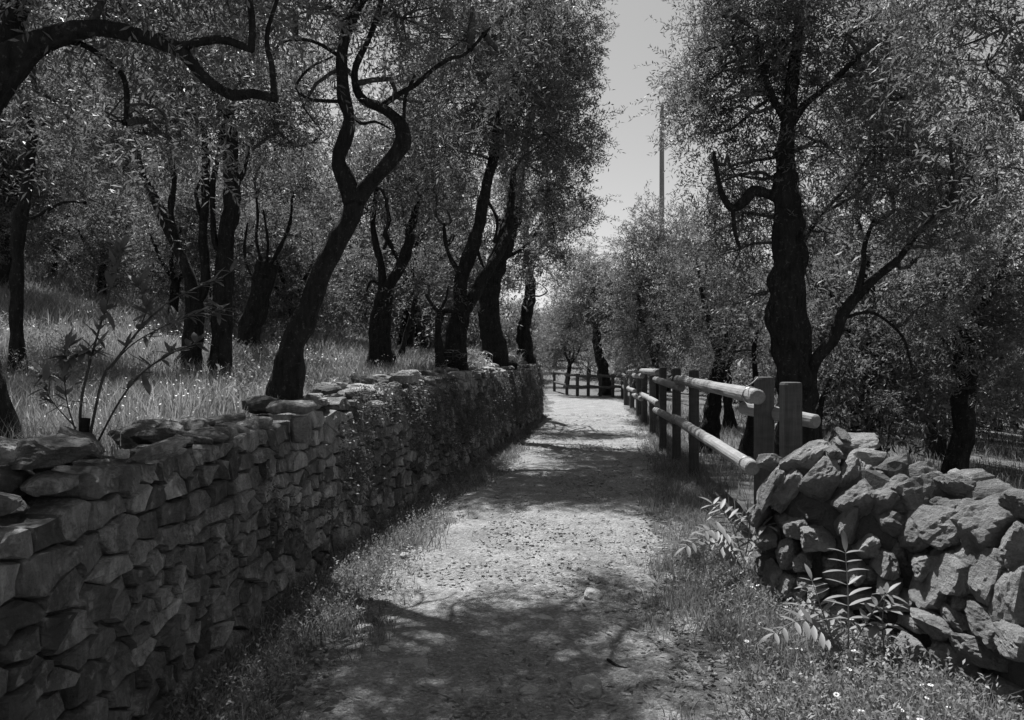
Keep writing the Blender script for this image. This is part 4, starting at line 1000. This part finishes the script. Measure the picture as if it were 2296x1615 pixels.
frond(pl2, P(1668, 1265, 5.15), P(1720, 1180, 5.0), (.02, 0, .09), 7, .9, Vector((.5, .8, .3)))
# broad-leaved weed between
BL = leaf_mesh('leaf', .12, .05, M_FERN, .25)
wd_ = thing('leafy_weed', P(1985, 1470, 4.0), 'broad pointed-leaf weed standing against the tumbled stones', 'plant')
mb = MB(); c, r = tube(mb, [P(1985, 1475, 4.0), P(1978, 1400, 4.0), P(1985, 1335, 4.0)], [.005, .004, .002], 5, .03)
link('stem', mb.mesh('stem', [M_FERN], wd_.location), wd_, (0, 0, 0))
for k in range(15):
    lf = link('leaf', BL, wd_, c[rl.randrange(2, len(c))]-wd_.location); a = k*2.4
    lf.rotation_mode = 'QUATERNION'; lf.rotation_quaternion = Vector((math.cos(a), math.sin(a)*.8-.2, rl.uniform(-.3, .6))).normalized().to_track_quat('Y', 'Z')
    s = rl.uniform(.6, 1.1); lf.scale = (s, s, s)
# ferns on the far wall end
for i, (px, py, Y, lab) in enumerate(((1105, 812, 13.2, 'shaggy fern tuft on the wall top near the swollen trunk'), (1165, 812, 16.8, 'fern tuft on the wall top under the crooked narrow trunk'), (1075, 826, 11.9, 'sparse fern tuft beside the V-forked trunk'))):
    c0 = P(px, py, Y); c0.x = float(wall_x(Y))-.42; c0.z = hz(c0.x, c0.y)
    fp = thing('fern', c0, lab, 'fern')
    for k in range(9):
        a = k*.7+i; e = c0+Vector((math.cos(a)*.38, math.sin(a)*.38, rl.uniform(.1, .4)))
        frond(fp, c0, e, (0, 0, .14), 8, 1.0, Vector((-math.sin(a), math.cos(a), 0)))

# ------------------------------------------------------------------ grass, flowers, pebbles
def blades(name, xs, ys_, hgt, wid, label, seed, mat=M_GRASS, lean=.45, zoff=-.01, tone_lo=0., tone_hi=1., cat='grass', zs=None):
    rng = np.random.default_rng(seed); N = len(xs)
    z = height(xs, ys_)+zoff if zs is None else zs
    a = rng.uniform(0, 2*math.pi, N); ln = hgt*rng.uniform(.45, 1.25, N); le = ln*rng.uniform(.1, 1, N)*lean*1.6
    b = rng.uniform(0, 2*math.pi, N); wx, wy = np.cos(b)*wid*.5, np.sin(b)*wid*.5
    B = np.stack([xs, ys_, z], -1); dx, dy = np.cos(a)*le, np.sin(a)*le
    w = np.stack([wx, wy, np.zeros(N)], -1)
    M_ = B+np.stack([dx*.35, dy*.35, ln*.6], -1); Tp = B+np.stack([dx, dy, ln*(1-.3*lean*rng.uniform(0, 1, N))], -1)
    V = np.stack([B-w, B+w, M_+w*.8, M_-w*.8, Tp], 1).reshape(-1, 3)
    i0 = np.arange(N)*5
    tr = np.concatenate([np.stack([i0, i0+1, i0+2], -1), np.stack([i0, i0+2, i0+3], -1), np.stack([i0+3, i0+2, i0+4], -1)])
    tn = np.repeat(np.clip(rng.uniform(tone_lo, tone_hi, N), 0, 1), 5)
    return link(name, new_mesh(name, V, tris=tr, tone=tn, mats=[mat]), kind='stuff', label=label, category=cat)
def sample(n, fx, ylo, yhi, power, seed, dens=None):
    rng = np.random.default_rng(seed)
    y = ylo+(yhi-ylo)*rng.uniform(0, 1, n)**power
    lo, hi = fx(y); x = lo+(hi-lo)*rng.uniform(0, 1, n)
    if dens is not None:
        k = rng.uniform(0, 1, n) < dens(x, y); x, y = x[k], y[k]
    return x, y
patch = lambda s, f=1.3, lo=.35: (lambda x, y: np.clip(lo+1.5*(vnoise(x*f, y*f, s)+.25), .05, 1))
# terrace meadow
x, y = sample(135000, lambda y: (wall_x(y)-2-1.05*y*.55, wall_x(y)-.42), 2.0, 24, 1.25, 1, patch(81, .9, .45))
blades('grass', x, y, .19+.22*vnoise(x*.8, y*.8, 82)+.008*(y-6), .004+.00055*y, 'tall seeding meadow grass on the olive terrace', 2, tone_lo=.35, tone_hi=1)
x, y = sample(28000, lambda y: (wall_x(y)-1.0*y, wall_x(y)-1), 20, 60, 1.2, 3)
blades('grass', x, y, .35, .03, 'thin grass on the hillside under the olive trees', 4, tone_lo=.1, tone_hi=.9)
# right field
x, y = sample(42000, lambda y: (np.maximum(path_r(y)+.45, 2.75*(y < 5.3)), path_r(y)+4+.75*y), 4.2, 26, 1.3, 5, patch(83, .8, .4))
blades('grass', x, y, .15+.006*y, .004+.0005*y, 'uncut grass in the grove beyond the fence', 6, tone_lo=.0, tone_hi=.8)
# verge under the left wall
x, y = sample(42000, lambda y: (wall_x(y)+.0, path_l(y)+.28), 1.6, 21, 1.7, 7, lambda x, y: np.clip(1.25-1.1*(x-wall_x(y))/np.maximum(.1, path_l(y)+.1-wall_x(y))+1.2*vnoise(x*3, y*2, 84), 0, 1))
blades('grass', x, y, .11+.10*vnoise(x*2, y*1.6, 85), .0035+.0004*y, 'ragged grass along the foot of the long wall', 8, tone_lo=.0, tone_hi=.85, lean=.7)
# verge at the right
def rv(y): return (path_r(y)-.26, np.where(y < 5.1, np.interp(y, [2, 3.4, 4.2, 5.1], [2.25, 2.15, 2.0, 1.55]), path_r(y)+.55))
x, y = sample(60000, rv, 1.6, 24, 1.9, 9, lambda x, y: np.clip(.18+1.6*(x-path_r(y)+.1)+1.2*vnoise(x*3, y*2.5, 86), 0, 1))
blades('grass', x, y, .12+.10*vnoise(x*2.2, y*2.2, 87), .0035+.0004*y, 'weedy grass between the path and the tumbled wall', 10, tone_lo=.1, tone_hi=.95, lean=.6)
# low leafy weeds in both verges
def weeds(name, x, y, label, seed, sz=.03):
    rng = np.random.default_rng(seed); n = len(x)
    P0 = np.stack([x, y, height(x, y)+.005], -1); D = np.stack([rng.normal(size=n)*.5, rng.normal(size=n)*.5, np.ones(n)], -1); D /= np.linalg.norm(D, axis=1, keepdims=True)
    V, q_, tn = leaves(P0, D, rng.uniform(.06, .2, n), 9, sz, sz*.42, rng)
    link(name, new_mesh(name, V, quads=q_, tone=tn, mats=[M_FERN]), kind='stuff', label=label, category='weeds')
x, y = sample(3600, lambda y: (path_r(y)+.12, rv(y)[1]), 1.8, 6.4, 1.2, 11, patch(88, 2.2, .5)); weeds('weeds', x, y, 'low leafy weeds in front of the tumbled wall', 12)
x, y = sample(2600, lambda y: (wall_x(y)+.02, path_l(y)-.08), 2.0, 12, 1.2, 13, patch(89, 2.2, .4)); weeds('weeds', x, y, 'low leafy weeds at the foot of the long wall', 14, .026)
x, y = sample(6500, lambda y: (wall_x(y)-.8*y, wall_x(y)-.45), 3.0, 17, 1.1, 18, lambda x, y: np.clip(.05+2.6*vnoise(x*.9, y*.9, 93), 0, 1))
rng_ = np.random.default_rng(19)
P0 = np.stack([x, y, height(x, y)], -1); D = np.stack([rng_.normal(size=len(x))*.35, rng_.normal(size=len(x))*.35, np.ones(len(x))], -1); D /= np.linalg.norm(D, axis=1, keepdims=True)
V, q_, tn = leaves(P0, D, rng_.uniform(.15, .5, len(x)), 12, .05, .018, rng_)
link('weeds', new_mesh('weeds', V, quads=q_, tone=tn, mats=[M_FERN]), kind='stuff', label='taller leafy weeds in patches across the terrace meadow', category='weeds')
# moss, pellitory and ivy clinging to the wall face
rng = np.random.default_rng(15); n = 4200
yw = 4.5+16*rng.uniform(0, 1, n)**.9; zw = rng.uniform(.15, 1.0, n)**.6*1.32
keep = vnoise(yw*1.4, zw*2.5, 90)+.28*sstep(6, 12, yw) > .08; yw, zw = yw[keep], zw[keep]
fp_ = np.array([tuple(face_pt(a, b, .01)) for a, b in zip(yw, zw)]); D = np.stack([np.full(len(yw), .45)+rng.normal(size=len(yw))*.3, rng.normal(size=len(yw))*.4, -.9+rng.normal(size=len(yw))*.3], -1); D /= np.linalg.norm(D, axis=1, keepdims=True)
V, q_, tn = leaves(fp_, D, rng.uniform(.08, .28, len(yw)), 10, .032, .012, rng)
link('creeper', new_mesh('creeper', V, quads=q_, tone=tn*.7, mats=[M_LEAF2]), kind='stuff', label='trailing wall creeper hanging over the far stonework', category='creeper')
# meadow flowers: specks of white umbels
def flecks(name, x, y, z, r, label, seed, mat=M_PETAL):
    rng = np.random.default_rng(seed); n = len(x); k = 6
    c = np.stack([x, y, z], -1); nrm = rng.normal(size=(n, 3))*.35+np.array([0, -.2, 1.0]); nrm /= np.linalg.norm(nrm, axis=1, keepdims=True)
    a = np.cross(nrm, np.array([0, 1.0, 0])); a /= np.linalg.norm(a, axis=1, keepdims=True); b = np.cross(nrm, a)
    rr = r*rng.uniform(.5, 1.2, n)
    V = [c+nrm*rr[:, None]*.25]+[c+(a*math.cos(t_)+b*math.sin(t_))*rr[:, None] for t_ in np.arange(k)*2*math.pi/k]
    V = np.stack(V, 1).reshape(-1, 3); i0 = np.arange(n)*(k+1)
    tr = np.concatenate([np.stack([i0, i0+1+j, i0+1+(j+1) % k], -1) for j in range(k)])
    return link(name, new_mesh(name, V, tris=tr, mats=[mat]), kind='stuff', label=label, category='flowers')
x, y = sample(9000, lambda y: (wall_x(y)-.75*y, wall_x(y)-.5), 4, 22, 1.1, 16, lambda x, y: np.clip(-.1+3*vnoise(x*.8, y*.8, 91), 0, 1))
flecks('flowers', x, y, height(x, y)+.12+.2*RNG.uniform(0, 1, len(x)), (.0015+.0009*y), 'tiny white meadow flowers scattered through the terrace grass', 17)
# daisies in the right verge: each its own
def daisy_mesh():
    mb = MB(); tube(mb, [Vector((0, 0, 0)), Vector((.004, 0, .06)), Vector((0, .004, .12))], [.0014]*3, 4, .05, m=0)
    for k in range(11):
        a = k*2*math.pi/11; d = Vector((math.cos(a), math.sin(a), 0)); s = Vector((-math.sin(a), math.cos(a), 0))
        c = Vector((0, .004, .12)); mb.add([c+d*.003, c+d*.009+s*.0026+Vector((0, 0, .001)), c+d*.0145, c+d*.009-s*.0026+Vector((0, 0, .001))], [(0, 1, 2, 3)], 1)
    v, f = ICO[1]; mb.add([Vector((q.x*.0045, q.y*.0045+.004, q.z*.003+.121)) for q in v], f, 2)
    return mb.mesh('daisy', [M_FERN, M_PETAL, M_RAIL])
DM = daisy_mesh()
rd = random.Random(21)
for i in range(60):
    y = rd.uniform(2.7, 5.0); x = float(path_r(y))+rd.uniform(.18, .95)
    if i > 50: y = rd.uniform(2.7, 3.4); x = float(path_r(y))+rd.uniform(.3, 1.3)
    lim = float(np.interp(y, [2, 3.4, 4.2, 5.1], [2.25, 2.15, 2.0, 1.6]))
    if x > lim: x = lim-rd.uniform(.02, .3)
    o = link('daisy', DM, None, (x, y, hz(x, y)), label='small white daisy in the weedy verge before the tumbled wall', category='flower', group='daisies in the verge')
    o.rotation_euler = (rd.uniform(-.5, .2), rd.uniform(-.3, .3), rd.uniform(0, 6)); s = rd.uniform(.5, 1.05); o.scale = (s, s, s)
# gravel
rng = np.random.default_rng(31); n = 15000
y = 1.8+14*rng.uniform(0, 1, n)**2.6; L = path_l(y)-.05; R_ = path_r(y)+.05; x = L+(R_-L)*rng.beta(.85, .85, n)
sz = (.004+.013*rng.uniform(0, 1, n)**3)*(1+.015*y)
oc = np.array([(1, 0, 0), (0, 1, 0), (-1, 0, 0), (0, -1, 0), (0, 0, .7), (0, 0, -.7)], float)
of = np.array([(0, 1, 4), (1, 2, 4), (2, 3, 4), (3, 0, 4), (1, 0, 5), (2, 1, 5), (3, 2, 5), (0, 3, 5)])
a = rng.uniform(0, 6.28, n); ca, sa = np.cos(a), np.sin(a)
ov = oc[None]*rng.uniform(.6, 1.4, (n, 6, 3))*sz[:, None, None]
rx = ov[..., 0]*ca[:, None]-ov[..., 1]*sa[:, None]; ry = ov[..., 0]*sa[:, None]+ov[..., 1]*ca[:, None]
V = np.stack([rx+x[:, None], ry+y[:, None], ov[..., 2]+.018+0*x[:, None]], -1).reshape(-1, 3)
tr = (of[None]+np.arange(n)[:, None, None]*6).reshape(-1, 3)
link('gravel', new_mesh('gravel', V, tris=tr, tone=np.repeat(rng.uniform(.1, 1, n), 6), mats=[M_PEB]), kind='stuff', label='loose gravel and grit strewn over the path', category='gravel')
rng = np.random.default_rng(33); n = 6500                  # dry olive leaves and straw on the path
y = 1.8+20*rng.uniform(0, 1, n)**1.5; L = path_l(y)-.15; R_ = path_r(y)+.15; x = L+(R_-L)*rng.beta(.6, .6, n)
a = rng.uniform(0, 6.28, n); d2 = np.stack([np.cos(a), np.sin(a), rng.normal(size=n)*.2], -1); s2 = np.stack([-np.sin(a), np.cos(a), rng.normal(size=n)*.4], -1)
c2 = np.stack([x, y, np.full(n, .026)+.006*rng.uniform(0, 1, n)], -1); ll = rng.uniform(.012, .03, n)[:, None]*(1+.05*y[:, None])
V = np.stack([c2-d2*ll, c2+s2*ll*.25, c2+d2*ll, c2-s2*ll*.25], 1).reshape(-1, 3)
link('leaf_litter', new_mesh('leaf_litter', V, quads=np.arange(len(V)).reshape(-1, 4), tone=np.repeat(rng.uniform(0, 1, n), 4), mats=[M_GRASS]), kind='stuff', label='dry fallen olive leaves and straw littering the path', category='leaves')
# stones lying on the path, each its own
def gpt(px, py): Y = EYE*F/(py-807.5); return P(px, py, Y)
PS = [(1290,1282,.05,'rounded cobble alone in the shaded stretch of path'),(925,1508,.085,'large smooth cobble at the shaded path edge beside the grass'),(1225,1402,.07,'pale flat stone bedded in mid path'),(1330,1345,.10,'broad pale slab bedded flush in the sunlit path'),
      (1315,1552,.11,'biggest half-buried pale stone in the gravel'),(908,1250,.05,'white stone at the sunlit grassy path edge'),(1285,1425,.045,'thin flat chip of stone near the bedded pale stone'),(1352,1390,.03,'small round pebble on the sunlit gravel'),(862,1468,.05,'grey cobble in the grass at the path edge'),
      (1035,1345,.055,'low dark stone in the shade of the path'),(920,1232,.035,'small white stone next to another at the grassy edge'),(1185,1560,.06,'flat grey stone low in the gravel near the big pale one'),(815,1415,.06,'stone lying in the verge below the long wall'),(760,1540,.05,'cobble half in the grass below the long wall')]
for i, (px, py, r, lab) in enumerate(PS):
    p = gpt(px, py); p.z = .006+r*.18
    rock_object('path_stone', p, (r, r*.75, r*.42), None, 2, 0, rw.uniform(0, 3), 0, M_PEB, rw.uniform(.4, .9), 800+i, .05, label=lab, category='stone')
mb = MB(); a0 = gpt(1362, 1492)+Vector((0, 0, .03)); tube(mb, [a0, gpt(1385, 1506)+Vector((0, 0, .025)), gpt(1412, 1512)+Vector((0, 0, .022)), gpt(1450, 1524)+Vector((0, 0, .02))], [.006, .010, .007, .003], 8, .02, .2, seed=4)
link('fallen_stick', mb.mesh('fallen_stick', [M_BARK], a0, smooth=True), None, a0, label='dark broken stick lying on the sunlit gravel', category='stick')

# ------------------------------------------------------------------ pole and wires
YP = 30.0
pb = P(1484, 800, YP); pb.z = hz(pb.x, YP)
po = thing('utility_pole', pb, 'tall thin wooden utility pole standing among the trees against the sky', 'pole')
mb = MB(); tube(mb, [pb-Vector((0, 0, .3)), pb+Vector((0, 0, 5)), Vector((pb.x, YP, P(1484, 235, YP).z))], [.11, .10, .08], 12, .8, m=0)
link('shaft', mb.mesh('shaft', [M_POLE], pb, smooth=True), po, (0, 0, 0))
for i, (a, b, lab) in enumerate((((1200, 562, 60), (1600, 520, 60), 'upper thin power line crossing the sky gap over the bend'), ((1200, 583, 60), (1600, 535, 60), 'lower thicker power line crossing the sky gap over the bend'))):
    A_ = P(*a); B_ = P(*b); m_ = A_.lerp(B_, .5)-Vector((0, 0, .25)); mb = MB(); tube(mb, [A_, m_, B_], [.014+.012*i]*3, 5, 1.0)
    link('power_line', mb.mesh('power_line', [M_POLE], A_), None, A_, label=lab, category='cable')
